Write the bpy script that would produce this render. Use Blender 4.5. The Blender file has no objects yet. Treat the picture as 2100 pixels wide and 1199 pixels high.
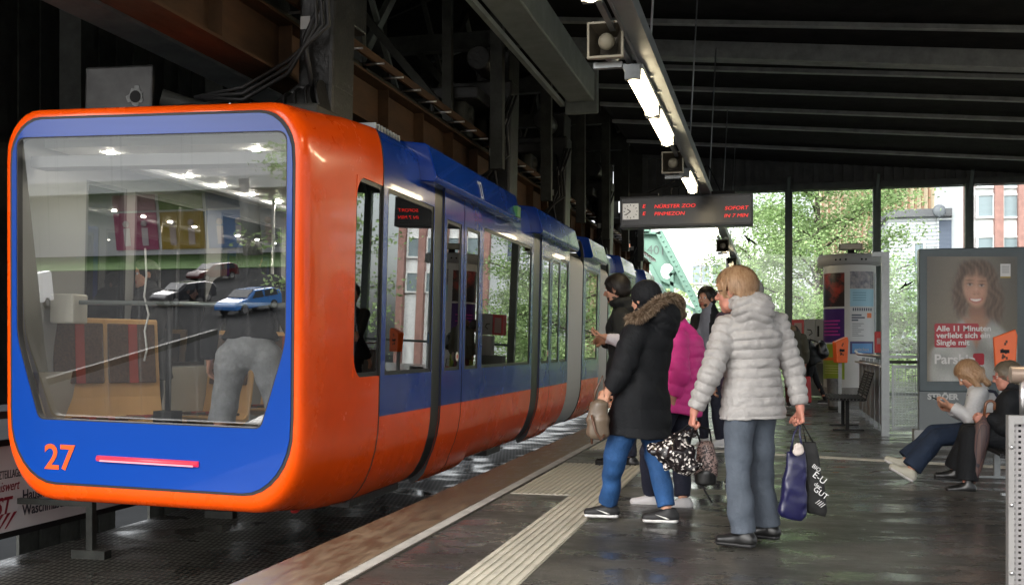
import bpy, bmesh, math, random
import numpy as np
from mathutils import Vector, Matrix, Euler
R = math.radians
SC = bpy.context.scene
COL = SC.collection

# ---------------------------------------------------------------- camera
YAW = 13.67                      # the camera looks this much to the left of the track direction (+y)
F_PX, CX_PX, HOR_PX, CAM_H = 2200.0, 1050.0, 708.0, 1.2
cam_data = bpy.data.cameras.new('camera')
cam = bpy.data.objects.new('camera', cam_data)
COL.objects.link(cam)
SC.camera = cam
cam.location = (0, 0, CAM_H)
cam.rotation_euler = (R(90), 0, R(YAW))
cam_data.sensor_width = 36
cam_data.lens = 36 * F_PX / 2100
cam_data.shift_y = (HOR_PX - 599.5) / 2100
cam_data.clip_start = 0.05
cam_data.clip_end = 900

# ---------------------------------------------------------------- sky, sun, exposure
world = bpy.data.worlds.new('World')
SC.world = world
world.use_nodes = True
wn, wl = world.node_tree.nodes, world.node_tree.links
wn.clear()
sky = wn.new('ShaderNodeTexSky')
sky.sky_type = 'NISHITA'
sky.sun_disc = False
sky.sun_elevation = R(38)
sky.sun_rotation = R(205)
sky.air_density = 1.0
sky.dust_density = 4.0
sky.ozone_density = 1.0
hsv = wn.new('ShaderNodeHueSaturation')
hsv.inputs['Saturation'].default_value = 0.18
bg = wn.new('ShaderNodeBackground')
bg.inputs['Strength'].default_value = 0.15
wo = wn.new('ShaderNodeOutputWorld')
wl.new(sky.outputs[0], hsv.inputs['Color'])
wl.new(hsv.outputs[0], bg.inputs['Color'])
wl.new(bg.outputs[0], wo.inputs['Surface'])
sun_data = bpy.data.lights.new('sun', 'SUN')
sun_data.energy = 1.2
sun_data.angle = R(25)
sun_data.color = (1.0, 0.96, 0.9)
sun = bpy.data.objects.new('sun', sun_data)
COL.objects.link(sun)
sun.rotation_euler = (R(50), 0, R(32))
SC.view_settings.view_transform = 'Standard'
SC.view_settings.look = 'None'
SC.view_settings.exposure = 1.6
SC.view_settings.gamma = 1
# ================================================================ helpers
CT, ST = math.cos(R(YAW)), math.sin(R(YAW))
def at(px, py, d):
    'a point at depth d metres seen at a pixel of the 2100 px wide photograph'
    X = (px - CX_PX) / F_PX * d
    return Vector((X * CT - d * ST, X * ST + d * CT, CAM_H - (py - HOR_PX) * d / F_PX))
def flr(px, py, z=0.0):
    return at(px, py, F_PX * (CAM_H - z) / (py - HOR_PX))

def tag(o, label=None, cat=None, group=None, kind=None):
    if label: o['label'] = label
    if cat: o['category'] = cat
    if group: o['group'] = group
    if kind: o['kind'] = kind
    return o
def thing(name, loc, label, cat, group=None, rz=0.0):
    o = bpy.data.objects.new(name, None)
    o.empty_display_size = 0.1
    COL.objects.link(o)
    o.location = loc
    o.rotation_euler = (0, 0, rz)
    return tag(o, label, cat, group)
def wmat(o):
    if o is None: return Matrix.Identity(4)
    m = Matrix.LocRotScale(o.location, o.rotation_euler, o.scale)
    return wmat(o.parent) @ m
def copy_tree(o, parent=None, loc=None, rz=None, label=None):
    kids = [c for c in ALL if c.parent == o]
    c = o.copy()
    COL.objects.link(c)
    c.parent = parent
    if loc is not None: c.location = loc
    if rz is not None: c.rotation_euler = (0, 0, rz)
    if label: c['label'] = label
    ALL.append(c)
    for k in kids: copy_tree(k, c)
    return c
ALL = []

def link_mesh(name, me, parent=None, mats=()):
    o = bpy.data.objects.new(name, me)
    COL.objects.link(o)
    for m in mats: me.materials.append(m)
    if parent is not None:
        me.transform(wmat(parent).inverted())
        o.parent = parent
    ALL.append(o)
    return o

EACH = {'side_lining', 'rail_bracket', 'added_glow_strip', 'ceiling_spot', 'plate', 'marker_lamp', 'underfloor_box', 'mounting_shoe', 'suspension_cable', 'rivet', 'vent', 'screw', 'cable', 'bolt', 'bracket', 'resistor_fin', 'strap', 'cab_bracket', 'lattice', 'poster_figure'}
class MB:
    'collects faces of one mesh'
    def __init__(s): s.v = []; s.f = []; s.m = []; s.sm = []; s.cuts = []
    def add(s, vs, fs, m=0, sm=False):
        b = len(s.v); s.cuts.append((b, len(s.f)))
        s.v += [tuple(v) for v in vs]
        s.f += [tuple(b + i for i in f) for f in fs]
        s.m += [m] * len(fs); s.sm += [sm] * len(fs)
        return s
    def box(s, x0, x1, y0, y1, z0, z1, m=0, M=None):
        vs = [Vector((x, y, z)) for x in (x0, x1) for y in (y0, y1) for z in (z0, z1)]
        if M is not None: vs = [M @ v for v in vs]
        return s.add(vs, [(0, 1, 3, 2), (4, 6, 7, 5), (0, 4, 5, 1), (2, 3, 7, 6), (0, 2, 6, 4), (1, 5, 7, 3)], m)
    def bar(s, a, b, w, h, m=0, up=(0, 0, 1)):
        'box beam from a to b, w wide, h high'
        a, b = Vector(a), Vector(b); d = (b - a); L = d.length; d.normalize()
        up = Vector(up)
        sd = d.cross(up)
        if sd.length < 1e-4: sd = d.cross(Vector((1, 0, 0)))
        sd.normalize(); u = sd.cross(d)
        vs = [p + sd * (i * w / 2) + u * (j * h / 2) for p in (a, b) for i in (-1, 1) for j in (-1, 1)]
        return s.add(vs, [(0, 1, 3, 2), (4, 6, 7, 5), (0, 4, 5, 1), (2, 3, 7, 6), (0, 2, 6, 4), (1, 5, 7, 3)], m)
    def cyl(s, a, b, r, r2=None, n=14, m=0, cap=True):
        return s.tube([a, b], [r, r if r2 is None else r2], n, m, cap)
    def tube(s, pts, r, n=10, m=0, cap=True, closed=False):
        pts = [Vector(p) for p in pts]
        k = len(pts)
        rs = r if isinstance(r, (list, tuple)) else [r] * k
        vs = []; prev = None
        for i, p in enumerate(pts):
            if closed: t = pts[(i + 1) % k] - pts[i - 1]
            else: t = pts[min(i + 1, k - 1)] - pts[max(i - 1, 0)]
            t.normalize()
            if prev is None:
                u = t.cross(Vector((0, 0, 1)))
                if u.length < 1e-3: u = t.cross(Vector((1, 0, 0)))
            else: u = prev - t * prev.dot(t)
            u.normalize(); prev = u; w = t.cross(u)
            for j in range(n):
                a = 2 * math.pi * j / n
                vs.append(p + (u * math.cos(a) + w * math.sin(a)) * rs[i])
        fs = []
        for i in range(k if closed else k - 1):
            i2 = (i + 1) % k
            for j in range(n):
                j2 = (j + 1) % n
                fs.append((i * n + j, i * n + j2, i2 * n + j2, i2 * n + j))
        s.add(vs, fs, m, True)
        if cap and not closed:
            b = len(s.v) - k * n
            s.f += [tuple(b + j for j in reversed(range(n))), tuple(b + (k - 1) * n + j for j in range(n))]
            s.m += [m, m]; s.sm += [False, False]
        return s
    def prism(s, poly, d, m=0, sides=True):
        'polygon (3-D points) extruded by the vector d'
        d = Vector(d); n = len(poly)
        vs = [Vector(p) for p in poly] + [Vector(p) + d for p in poly]
        fs = [tuple(reversed(range(n))), tuple(range(n, 2 * n))]
        if sides: fs += [(i, (i + 1) % n, n + (i + 1) % n, n + i) for i in range(n)]
        return s.add(vs, fs, m)
    def lathe(s, prof, c, n=24, m=0, axis='z'):
        c = Vector(c); vs = []
        for (r, z) in prof:
            for j in range(n):
                a = 2 * math.pi * j / n
                p = Vector((r * math.cos(a), r * math.sin(a), z))
                if axis == 'y': p = Vector((p.x, p.z, p.y))
                if axis == 'x': p = Vector((p.z, p.x, p.y))
                vs.append(c + p)
        fs = [(i * n + j, i * n + (j + 1) % n, (i + 1) * n + (j + 1) % n, (i + 1) * n + j) for i in range(len(prof) - 1) for j in range(n)]
        return s.add(vs, fs, m, True)
    def ball(s, c, r, n=12, m=0, sc=(1, 1, 1)):
        c = Vector(c); vs = []; k = n // 2 + 1
        for i in range(k + 1):
            t = math.pi * i / k
            for j in range(n):
                a = 2 * math.pi * j / n
                vs.append(c + Vector((math.sin(t) * math.cos(a) * sc[0], math.sin(t) * math.sin(a) * sc[1], math.cos(t) * sc[2])) * r)
        fs = [(i * n + j, (i + 1) * n + j, (i + 1) * n + (j + 1) % n, i * n + (j + 1) % n) for i in range(k) for j in range(n)]
        return s.add(vs, fs, m, True)
    def build(s, name, mats, parent=None, bevel=0, smooth=False, seg=2):
        if name in EACH and len(s.cuts) > 1:                 # separate pieces become objects of their own
            ends = s.cuts[1:] + [(len(s.v), len(s.f))]; o = None
            for (v0, f0), (v1, f1) in zip(s.cuts, ends):
                q = MB(); q.v = s.v[v0:v1]; q.f = [tuple(i - v0 for i in f) for f in s.f[f0:f1]]; q.m = s.m[f0:f1]; q.sm = s.sm[f0:f1]
                o = q.build(name, mats, parent, bevel, smooth, seg)
            return o
        if not isinstance(mats, (list, tuple)): mats = [mats]
        me = bpy.data.meshes.new(name)
        me.from_pydata(s.v, [], s.f)
        me.polygons.foreach_set('material_index', s.m)
        me.polygons.foreach_set('use_smooth', [bool(smooth or q) for q in s.sm])
        bm = bmesh.new(); bm.from_mesh(me)
        bmesh.ops.recalc_face_normals(bm, faces=bm.faces)
        bm.to_mesh(me); bm.free()
        o = link_mesh(name, me, parent, mats)
        if bevel:
            b = o.modifiers.new('bevel', 'BEVEL'); b.width = bevel; b.segments = seg; b.limit_method = 'ANGLE'; b.angle_limit = R(40)
        return o

def np_mesh(name, V, Fq, mats, parent=None, smooth=True, mi=None):
    me = bpy.data.meshes.new(name)
    V = np.asarray(V, np.float32); Fq = np.asarray(Fq, np.int32)
    k = Fq.shape[1]
    me.vertices.add(len(V)); me.vertices.foreach_set('co', V.ravel())
    me.loops.add(Fq.size); me.loops.foreach_set('vertex_index', Fq.ravel())
    me.polygons.add(len(Fq)); me.polygons.foreach_set('loop_start', np.arange(0, Fq.size, k, dtype=np.int32))
    me.polygons.foreach_set('use_smooth', np.full(len(Fq), smooth))
    if mi is not None: me.polygons.foreach_set('material_index', np.asarray(mi, np.int32))
    me.update(calc_edges=True); me.validate()
    return link_mesh(name, me, parent, mats if isinstance(mats, (list, tuple)) else [mats])

def text(s, size, M, mat, parent=None, depth=0.002, name='lettering', align='LEFT', shear=0, bold=0.0, xs=1.0):
    cu = bpy.data.curves.new(name, 'FONT')
    cu.body = s; cu.size = size; cu.extrude = depth; cu.align_x = align; cu.shear = shear; cu.offset = bold
    cu.resolution_u = 3
    o = bpy.data.objects.new(name, cu); COL.objects.link(o)
    dg = bpy.context.evaluated_depsgraph_get()
    me = bpy.data.meshes.new_from_object(o.evaluated_get(dg))
    bpy.data.objects.remove(o)
    me.transform(M @ Matrix.Diagonal((xs, 1, 1, 1)))
    me.name = name
    me.materials.clear()
    return link_mesh(name, me, parent, [mat])
def frameM(o, ex, ez):
    'matrix whose x runs along ex, y along ez, origin o'
    ex = Vector(ex).normalized(); ez = Vector(ez).normalized(); n = ex.cross(ez)
    M = Matrix.Identity(4)
    for i in range(3):
        M[i][0] = ex[i]; M[i][1] = ez[i]; M[i][2] = n[i]; M[i][3] = o[i]
    return M

# ================================================================ materials
def mat(name, col, rough=0.5, metal=0.0, var=0.0, vs=4.0, bump=0.0, bs=40.0, coat=0.0, spec=0.5, rvar=0.0, col2=None, stretch=None, emis=None, es=0.0, sheen=0.0, thr=None):
    m = bpy.data.materials.new(name); m.use_nodes = True
    nt = m.node_tree; N = nt.nodes; L = nt.links
    p = N['Principled BSDF']
    p.inputs['Base Color'].default_value = (*col, 1)
    p.inputs['Roughness'].default_value = rough
    p.inputs['Metallic'].default_value = metal
    p.inputs['Coat Weight'].default_value = coat
    p.inputs['Coat Roughness'].default_value = 0.04
    p.inputs['Specular IOR Level'].default_value = spec
    p.inputs['Sheen Weight'].default_value = sheen
    if emis:
        p.inputs['Emission Color'].default_value = (*emis, 1); p.inputs['Emission Strength'].default_value = es
    if var or col2 or bump or rvar:
        tc = N.new('ShaderNodeTexCoord'); mp = N.new('ShaderNodeMapping')
        L.new(tc.outputs['Object'], mp.inputs[0])
        if stretch: mp.inputs['Scale'].default_value = stretch
    if var or col2 or rvar:
        n = N.new('ShaderNodeTexNoise'); n.inputs['Scale'].default_value = vs; n.inputs['Detail'].default_value = 6; n.inputs['Roughness'].default_value = 0.65
        L.new(mp.outputs[0], n.inputs['Vector'])
        cr = N.new('ShaderNodeValToRGB')
        lo, hi = thr or (0.3, 0.7)
        cr.color_ramp.elements[0].position = lo; cr.color_ramp.elements[1].position = hi
        a = tuple(max(0, c * (1 - var)) for c in col); b = col2 or tuple(min(1, c * (1 + var)) for c in col)
        cr.color_ramp.elements[0].color = (*a, 1); cr.color_ramp.elements[1].color = (*b, 1)
        L.new(n.outputs['Fac'], cr.inputs[0])
        if var or col2: L.new(cr.outputs[0], p.inputs['Base Color'])
        if rvar:
            mr = N.new('ShaderNodeMapRange'); mr.inputs['From Min'].default_value = 0.35; mr.inputs['From Max'].default_value = 0.65
            mr.inputs['To Min'].default_value = max(0.02, rough - rvar); mr.inputs['To Max'].default_value = min(1, rough + rvar)
            L.new(n.outputs['Fac'], mr.inputs[0]); L.new(mr.outputs[0], p.inputs['Roughness'])
    if bump:
        n2 = N.new('ShaderNodeTexNoise'); n2.inputs['Scale'].default_value = bs; n2.inputs['Detail'].default_value = 5
        L.new(mp.outputs[0], n2.inputs['Vector'])
        b = N.new('ShaderNodeBump'); b.inputs['Strength'].default_value = bump; b.inputs['Distance'].default_value = 0.02
        L.new(n2.outputs['Fac'], b.inputs['Height']); L.new(b.outputs[0], p.inputs['Normal'])
    return m
def glass(name, tint=(0.8, 0.85, 0.85), boost=0.06, rough=0.0, streak=False, gl=(1, 1, 1), ior=1.5):
    m = bpy.data.materials.new(name); m.use_nodes = True
    nt = m.node_tree; N = nt.nodes; L = nt.links
    N.remove(N['Principled BSDF']); out = N['Material Output']
    tr = N.new('ShaderNodeBsdfTransparent'); tr.inputs[0].default_value = (*tint, 1)
    g = N.new('ShaderNodeBsdfGlossy'); g.inputs['Roughness'].default_value = rough; g.inputs['Color'].default_value = (*gl, 1)
    fr = N.new('ShaderNodeFresnel'); fr.inputs['IOR'].default_value = ior
    ad = N.new('ShaderNodeMath'); ad.operation = 'ADD'; ad.inputs[1].default_value = boost; ad.use_clamp = True
    L.new(fr.outputs[0], ad.inputs[0])
    mx = N.new('ShaderNodeMixShader')
    L.new(ad.outputs[0], mx.inputs[0]); L.new(tr.outputs[0], mx.inputs[1]); L.new(g.outputs[0], mx.inputs[2])
    last = mx
    if streak:
        tc = N.new('ShaderNodeTexCoord'); mp = N.new('ShaderNodeMapping'); mp.inputs['Scale'].default_value = (26, 0.0, 0.5)
        n = N.new('ShaderNodeTexNoise'); n.inputs['Scale'].default_value = 1.0; n.inputs['Detail'].default_value = 4
        L.new(tc.outputs['Object'], mp.inputs[0]); L.new(mp.outputs[0], n.inputs['Vector'])
        cr = N.new('ShaderNodeValToRGB'); cr.color_ramp.elements[0].position = 0.6; cr.color_ramp.elements[1].position = 0.75
        cr.color_ramp.elements[0].color = (0.0, 0.0, 0.0, 1); cr.color_ramp.elements[1].color = (0.14, 0.14, 0.14, 1)
        df = N.new('ShaderNodeBsdfDiffuse'); df.inputs[0].default_value = (0.35, 0.35, 0.34, 1)
        m2 = N.new('ShaderNodeMixShader')
        L.new(n.outputs['Fac'], cr.inputs[0]); L.new(cr.outputs[0], m2.inputs[0]); L.new(mx.outputs[0], m2.inputs[1]); L.new(df.outputs[0], m2.inputs[2])
        last = m2
    L.new(last.outputs[0], out.inputs['Surface'])
    return m
def emit(name, col, s, base=.03):
    return mat(name, (base, base, base), 0.4, emis=col, es=s)

MT = dict(
    steel=mat('galvanised_steel', (0.30, 0.32, 0.33), 0.45, 0.6, var=0.25, vs=6, rvar=0.1),
    steel_paint=mat('grey_green_paint', (0.10, 0.13, 0.12), 0.5, 0, var=0.2, vs=5),
    dark_steel=mat('sooty_steel', (0.036, 0.038, 0.034), 0.6, 0.1, spec=.3, var=0.4, vs=5, bump=0.2, bs=30),
    black_steel=mat('black_grease_steel', (0.02, 0.02, 0.02), 0.45, 0.3, var=0.5, vs=7, bump=0.3, bs=25),
    rust=mat('rusty_girder', (0.105, 0.055, 0.028), 0.8, 0.0, spec=.2, col2=(0.05, 0.030, 0.018), var=0.1, vs=4, bump=0.3, bs=30, stretch=(1, 0.3, 1)),
    grey_girder=mat('pale_grey_girder', (0.16, 0.18, 0.17), 0.6, 0.0, var=0.25, vs=3, bump=0.1),
    roof=mat('roof_boards', (0.020, 0.020, 0.019), 0.9, 0, spec=.1, var=0.3, vs=3, bump=0.3, bs=20),
    purlin=mat('roof_purlin', (0.27, 0.28, 0.27), 0.6, 0, var=0.3, vs=4),
    white=mat('white_plastic', (0.75, 0.74, 0.70), 0.4),
    black=mat('black_plastic', (0.012, 0.012, 0.013), 0.6, spec=.2),
    rubber=mat('black_rubber', (0.012, 0.012, 0.013), 0.55),
    chrome=mat('brushed_steel', (0.5, 0.5, 0.5), 0.28, 0.9, var=0.1, vs=20),
    concrete=mat('concrete', (0.26, 0.26, 0.25), 0.8, 0, var=0.3, vs=4, bump=0.3, bs=40),
    orange=mat('orange_paint', (0.92, 0.088, 0.002), 0.25, 0, coat=.30, spec=.25, var=0.08, vs=1.5, rvar=.05, bump=.006, bs=2.5),
    orange_flat=mat('orange_box_paint', (0.85, 0.13, 0.01), 0.4),
    blue=mat('blue_paint', (0.003, 0.040, 0.30), 0.24, 0, coat=.35, spec=.25, var=0.10, vs=1.5, rvar=.05, bump=.006, bs=2.5),
    red=mat('red_plastic', (0.45, 0.02, 0.02), 0.4),
    paper=mat('poster_paper', (0.75, 0.76, 0.78), 0.5),
)
# ================================================================ implicit surfaces (bodies, clothes, bags)
class Fld:
    'signed distance field on a grid'
    def __init__(s, lo, hi, h):
        s.lo = np.array(lo, float); s.h = h
        s.n = np.maximum(np.ceil((np.array(hi) - s.lo) / h).astype(int) + 1, 4)
        s.F = np.full(tuple(s.n), 1.0, np.float32)
    def blank(s):
        q = Fld.__new__(Fld); q.lo = s.lo; q.h = s.h; q.n = s.n; q.F = np.full(tuple(s.n), 1.0, np.float32); return q
    def blk(s, lo, hi):
        i0 = np.clip(np.floor((np.array(lo) - s.lo) / s.h).astype(int), 0, s.n - 1)
        i1 = np.clip(np.ceil((np.array(hi) - s.lo) / s.h).astype(int) + 1, 1, s.n)
        if np.any(i1 <= i0): return None
        g = [s.lo[a] + s.h * np.arange(i0[a], i1[a], dtype=np.float32) for a in range(3)]
        X, Y, Z = np.meshgrid(*g, indexing='ij')
        return (slice(i0[0], i1[0]), slice(i0[1], i1[1]), slice(i0[2], i1[2])), X.astype(np.float32), Y.astype(np.float32), Z.astype(np.float32)
    def _put(s, sl, d, k, sub=False):
        A = s.F[sl]
        if sub:
            h = np.clip(0.5 - 0.5 * (A + d) / k, 0, 1)
            s.F[sl] = A * (1 - h) + (-d) * h + k * h * (1 - h)
        elif k > 0:
            h = np.clip(0.5 + 0.5 * (A - d) / k, 0, 1)
            s.F[sl] = A * (1 - h) + d * h - k * h * (1 - h)
        else: s.F[sl] = np.minimum(A, d)
    def cone(s, a, b, r1, r2, k=0.015, side=None, q1=None, q2=None, quilt=None, sub=False):
        'tapered capsule a-b; with side: radii r across it and q along the other directions'
        a = np.array(a, float); b = np.array(b, float)
        rm = max(r1, r2, q1 or 0, q2 or 0) + k + 0.03
        B = s.blk(np.minimum(a, b) - rm, np.maximum(a, b) + rm)
        if B is None: return s
        sl, X, Y, Z = B
        ba = b - a; L2 = float(ba @ ba) + 1e-9; L = math.sqrt(L2)
        vx, vy, vz = X - a[0], Y - a[1], Z - a[2]
        tt = (vx * ba[0] + vy * ba[1] + vz * ba[2]) / L2
        t = np.clip(tt, 0, 1)
        vx -= t * ba[0]; vy -= t * ba[1]; vz -= t * ba[2]
        r = r1 + (r2 - r1) * t
        if quilt:
            lam, A, ph = quilt
            r = r + A * (np.abs(np.sin(math.pi * ((tt * L) / lam + ph))) ** 0.42 - 0.66)
        if side is None:
            d = np.sqrt(vx * vx + vy * vy + vz * vz) - r
        else:
            sd = np.array(side, float); sd /= np.linalg.norm(sd)
            q = q1 + ((q2 if q2 is not None else q1) - q1) * t
            if quilt: q = q + (r - (r1 + (r2 - r1) * t))
            vs_ = vx * sd[0] + vy * sd[1] + vz * sd[2]
            rest2 = np.maximum(vx * vx + vy * vy + vz * vz - vs_ * vs_, 0)
            d = (np.sqrt((vs_ / r) ** 2 + rest2 / (q * q)) - 1) * np.minimum(r, q)
        s._put(sl, d, k, sub); return s
    def ell(s, c, rad, M=None, k=0.01, sub=False):
        'ellipsoid; M (3x3) holds its axes as columns'
        c = np.array(c, float); rad = np.array(rad, float); rm = rad.max() + k + 0.03
        B = s.blk(c - rm, c + rm)
        if B is None: return s
        sl, X, Y, Z = B
        X = X - c[0]; Y = Y - c[1]; Z = Z - c[2]
        if M is not None:
            M = np.array(M); X, Y, Z = (X * M[0, i] + Y * M[1, i] + Z * M[2, i] for i in range(3))
        d = (np.sqrt((X / rad[0]) ** 2 + (Y / rad[1]) ** 2 + (Z / rad[2]) ** 2) - 1) * rad.min()
        s._put(sl, d, k, sub); return s
    def rbox(s, c, half, r, M=None, k=0.0, sub=False):
        c = np.array(c, float); half = np.array(half, float); rm = np.linalg.norm(half) + r + 0.03
        B = s.blk(c - rm, c + rm)
        if B is None: return s
        sl, X, Y, Z = B
        X = X - c[0]; Y = Y - c[1]; Z = Z - c[2]
        if M is not None:
            M = np.array(M); X, Y, Z = (X * M[0, i] + Y * M[1, i] + Z * M[2, i] for i in range(3))
        q = [np.abs(A) - (half[i] - r) for i, A in enumerate((X, Y, Z))]
        d = np.sqrt(sum(np.maximum(a, 0) ** 2 for a in q)) + np.minimum(np.maximum(q[0], np.maximum(q[1], q[2])), 0) - r
        s._put(sl, d, k, sub); return s
    def grid(s):
        return np.meshgrid(*[(s.lo[a] + s.h * np.arange(s.n[a])).astype(np.float32) for a in range(3)], indexing='ij')
    def cut(s, p, n, k=0.006):
        'remove what lies on the side n points to'
        p = np.array(p, float); n = np.array(n, float); n /= np.linalg.norm(n)
        X, Y, Z = s.grid()
        d = (X - p[0]) * n[0] + (Y - p[1]) * n[1] + (Z - p[2]) * n[2]
        h = np.clip(0.5 - 0.5 * (s.F - d) / k, 0, 1)
        s.F = s.F * (1 - h) + d * h + k * h * (1 - h); return s
    def join(s, o, k=0.012):
        h = np.clip(0.5 + 0.5 * (s.F - o.F) / k, 0, 1)
        s.F = s.F * (1 - h) + o.F * h - k * h * (1 - h); return s
    def minus(s, o, k=0.004):
        h = np.clip(0.5 - 0.5 * (s.F + o.F) / k, 0, 1)
        s.F = s.F * (1 - h) - o.F * h + k * h * (1 - h); return s
    def folds(s, amp, fx=7.0, fz=14.0, seed=0):
        'soft cloth folds'
        X, Y, Z = s.grid(); r = np.random.RandomState(seed)
        p = r.rand(8) * 6.28
        w = 0.5 * np.sin(X * fx * 1.7 + p[0] + 1.5 * np.sin(Z * fz * .5 + p[1])) + 0.5 * np.sin(Y * fx * 2.1 + p[2] + 1.2 * np.sin(Z * fz * .4 + p[3]))
        n = np.sin(Z * fz + 2.4 * w + p[4] + (X + Y) * fx) + 0.5 * np.sin(Z * fz * 2.3 + 3 * w + p[5] - (X - Y) * fx * 1.6) + 0.35 * np.sin((X * 1.3 - Y) * fx * 5 + Z * fz * .7 + p[6] + 2 * w)
        s.F = s.F + (amp * n).astype(np.float32); return s
    def mesh(s):
        F = s.F; h = s.h
        F = np.pad(F, 1, constant_values=1.0); lo = s.lo - h
        S = F < 0; n = np.array(F.shape)
        c = [(slice(i, n[0] - 1 + i), slice(j, n[1] - 1 + j), slice(k, n[2] - 1 + k)) for i in (0, 1) for j in (0, 1) for k in (0, 1)]
        cnt = sum(S[q].astype(np.int8) for q in c)
        act = (cnt > 0) & (cnt < 8)
        idx = np.full(act.shape, -1, np.int64); ids = np.argwhere(act); idx[act] = np.arange(len(ids))
        if len(ids) == 0: return np.zeros((0, 3)), np.zeros((0, 4), int)
        corners = np.array([(i, j, k) for i in (0, 1) for j in (0, 1) for k in (0, 1)])
        val = np.stack([F[tuple((ids + co).T)] for co in corners], 1)
        acc = np.zeros((len(ids), 3)); w = np.zeros(len(ids))
        for a in range(8):
            for b in range(a + 1, 8):
                if np.abs(corners[a] - corners[b]).sum() != 1: continue
                va, vb = val[:, a], val[:, b]; x = (va < 0) != (vb < 0)
                t = np.where(x, va / np.where(x, va - vb, 1), 0)
                p = corners[a] + t[:, None] * (corners[b] - corners[a])
                acc += np.where(x[:, None], p, 0); w += x
        V = lo + h * (ids + acc / w[:, None])
        Q = []
        for ax in range(3):
            o = [0, 1, 2]; u, v = [i for i in o if i != ax]
            sl0 = [slice(1, n[i] - 1) for i in range(3)]; sl1 = list(sl0)
            sl0[ax] = slice(0, n[ax] - 1); sl1[ax] = slice(1, n[ax])
            A = S[tuple(sl0)]; B = S[tuple(sl1)]
            for flip, M in ((0, A & ~B), (1, ~A & B)):
                e = np.argwhere(M)
                if len(e) == 0: continue
                off = np.array([1, 1, 1]); off[ax] = 0; e = e + off
                du = np.zeros(3, int); du[u] = 1; dv = np.zeros(3, int); dv[v] = 1
                q = np.stack([idx[tuple((e - du - dv).T)], idx[tuple((e - dv).T)], idx[tuple(e.T)], idx[tuple((e - du).T)]], 1)
                if bool(flip) != (ax == 1): q = q[:, ::-1]
                Q.append(q)
        return V, np.concatenate(Q)
    def build(s, name, mats, parent, region=None):
        V, Q = s.mesh()
        mi = None
        if region is not None:
            mi = region(V[Q].mean(1))
        return np_mesh(name, V, Q, mats, parent, True, mi)
# ================================================================ people
def nrm(v): v = np.array(v, float); return v / (np.linalg.norm(v) + 1e-9)
SKIN = {}
def skin(tone=(0.52, 0.27, 0.18)):
    if tone not in SKIN:
        SKIN[tone] = [mat('skin', tone, 0.5, var=0.12, vs=30, spec=0.35), mat('lips', (tone[0] * .8, tone[1] * .5, tone[2] * .5), 0.45)]
        SKIN[tone][0].node_tree.nodes['Principled BSDF'].inputs['Subsurface Weight'].default_value = 0.08
    return SKIN[tone]
MT['beard'] = mat('beard_hair', (.045, .03, .022), .7, var=.3, vs=60)
MT['eye'] = mat('eye_white', (0.7, 0.68, 0.65), 0.2); MT['iris'] = mat('eye_iris', (0.03, 0.02, 0.015), 0.15)

def hand(F, w, d, palm, s=1.0, curl=0.5, thumb=0.5, k=0.004, spread=1.0, right=True, tsign=None):
    'w wrist, d direction of the hand, palm = direction the palm faces'
    d = nrm(d); palm = nrm(np.array(palm, float) - d * np.dot(palm, d)); sd = np.cross(d, palm)
    ts = (tsign if tsign is not None else 1)
    sd = sd * ts                                             # sd points to the thumb side
    w = np.array(w, float); KN = []
    for i in range(4):
        kn = w + d * (.088 - .004 * abs(i - 1)) * s + sd * (.030 - i * .0205) * s * spread
        KN.append(kn)
        F.cone(w + d * .012 * s + sd * (.014 - i * .010) * s, kn, .0135 * s, .0115 * s, 0.010, side=None)
    F.cone(w - d * .03 * s, w + d * .02 * s, .026 * s, .024 * s, .012, side=sd, q1=.019 * s, q2=.018 * s)
    for i, (kn, L) in enumerate(zip(KN, (.074, .083, .077, .060))):
        p = kn; dd = d; a = 0
        for j, fr in enumerate((.46, .30, .24)):
            a += curl * (1.0, 1.25, .9)[j]
            dd = d * math.cos(a) + palm * math.sin(a)
            q = p + dd * L * fr * s
            F.cone(p, q, (.0098 - .0008 * j) * s, (.0090 - .0008 * j) * s, k)
            p = q
    t0 = w + d * .022 * s + sd * .022 * s
    d1 = nrm(d * .75 + sd * .75 + palm * .35)
    t1 = t0 + d1 * .042 * s
    d2 = nrm(d * (1 - .35 * thumb) + sd * (.25 - .5 * thumb) + palm * (.4 + .7 * thumb)); t2 = t1 + d2 * .034 * s
    d3 = nrm(d * .7 - sd * .5 * thumb + palm * .6 * thumb); t3 = t2 + d3 * .026 * s
    F.cone(t0, t1, .0155 * s, .012 * s, .008); F.cone(t1, t2, .0115 * s, .0105 * s, .004); F.cone(t2, t3, .0105 * s, .0088 * s, .003)

POSE = dict(pelvis=(0, 0, .95), waist=(0, .01, 1.09), chest=(0, .005, 1.28), neck=(0, -.015, 1.44), head=(0, .02, 1.585),
            shL=(-.175, -.01, 1.385), shR=(.175, -.01, 1.385), elL=(-.235, -.03, 1.11), elR=(.235, -.03, 1.11), wrL=(-.245, .04, .875), wrR=(.245, .04, .875),
            hipL=(-.085, 0, .90), hipR=(.085, 0, .90), knL=(-.095, .02, .48), knR=(.095, .02, .48), anL=(-.10, -.03, .085), anR=(.10, -.03, .085))

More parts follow.
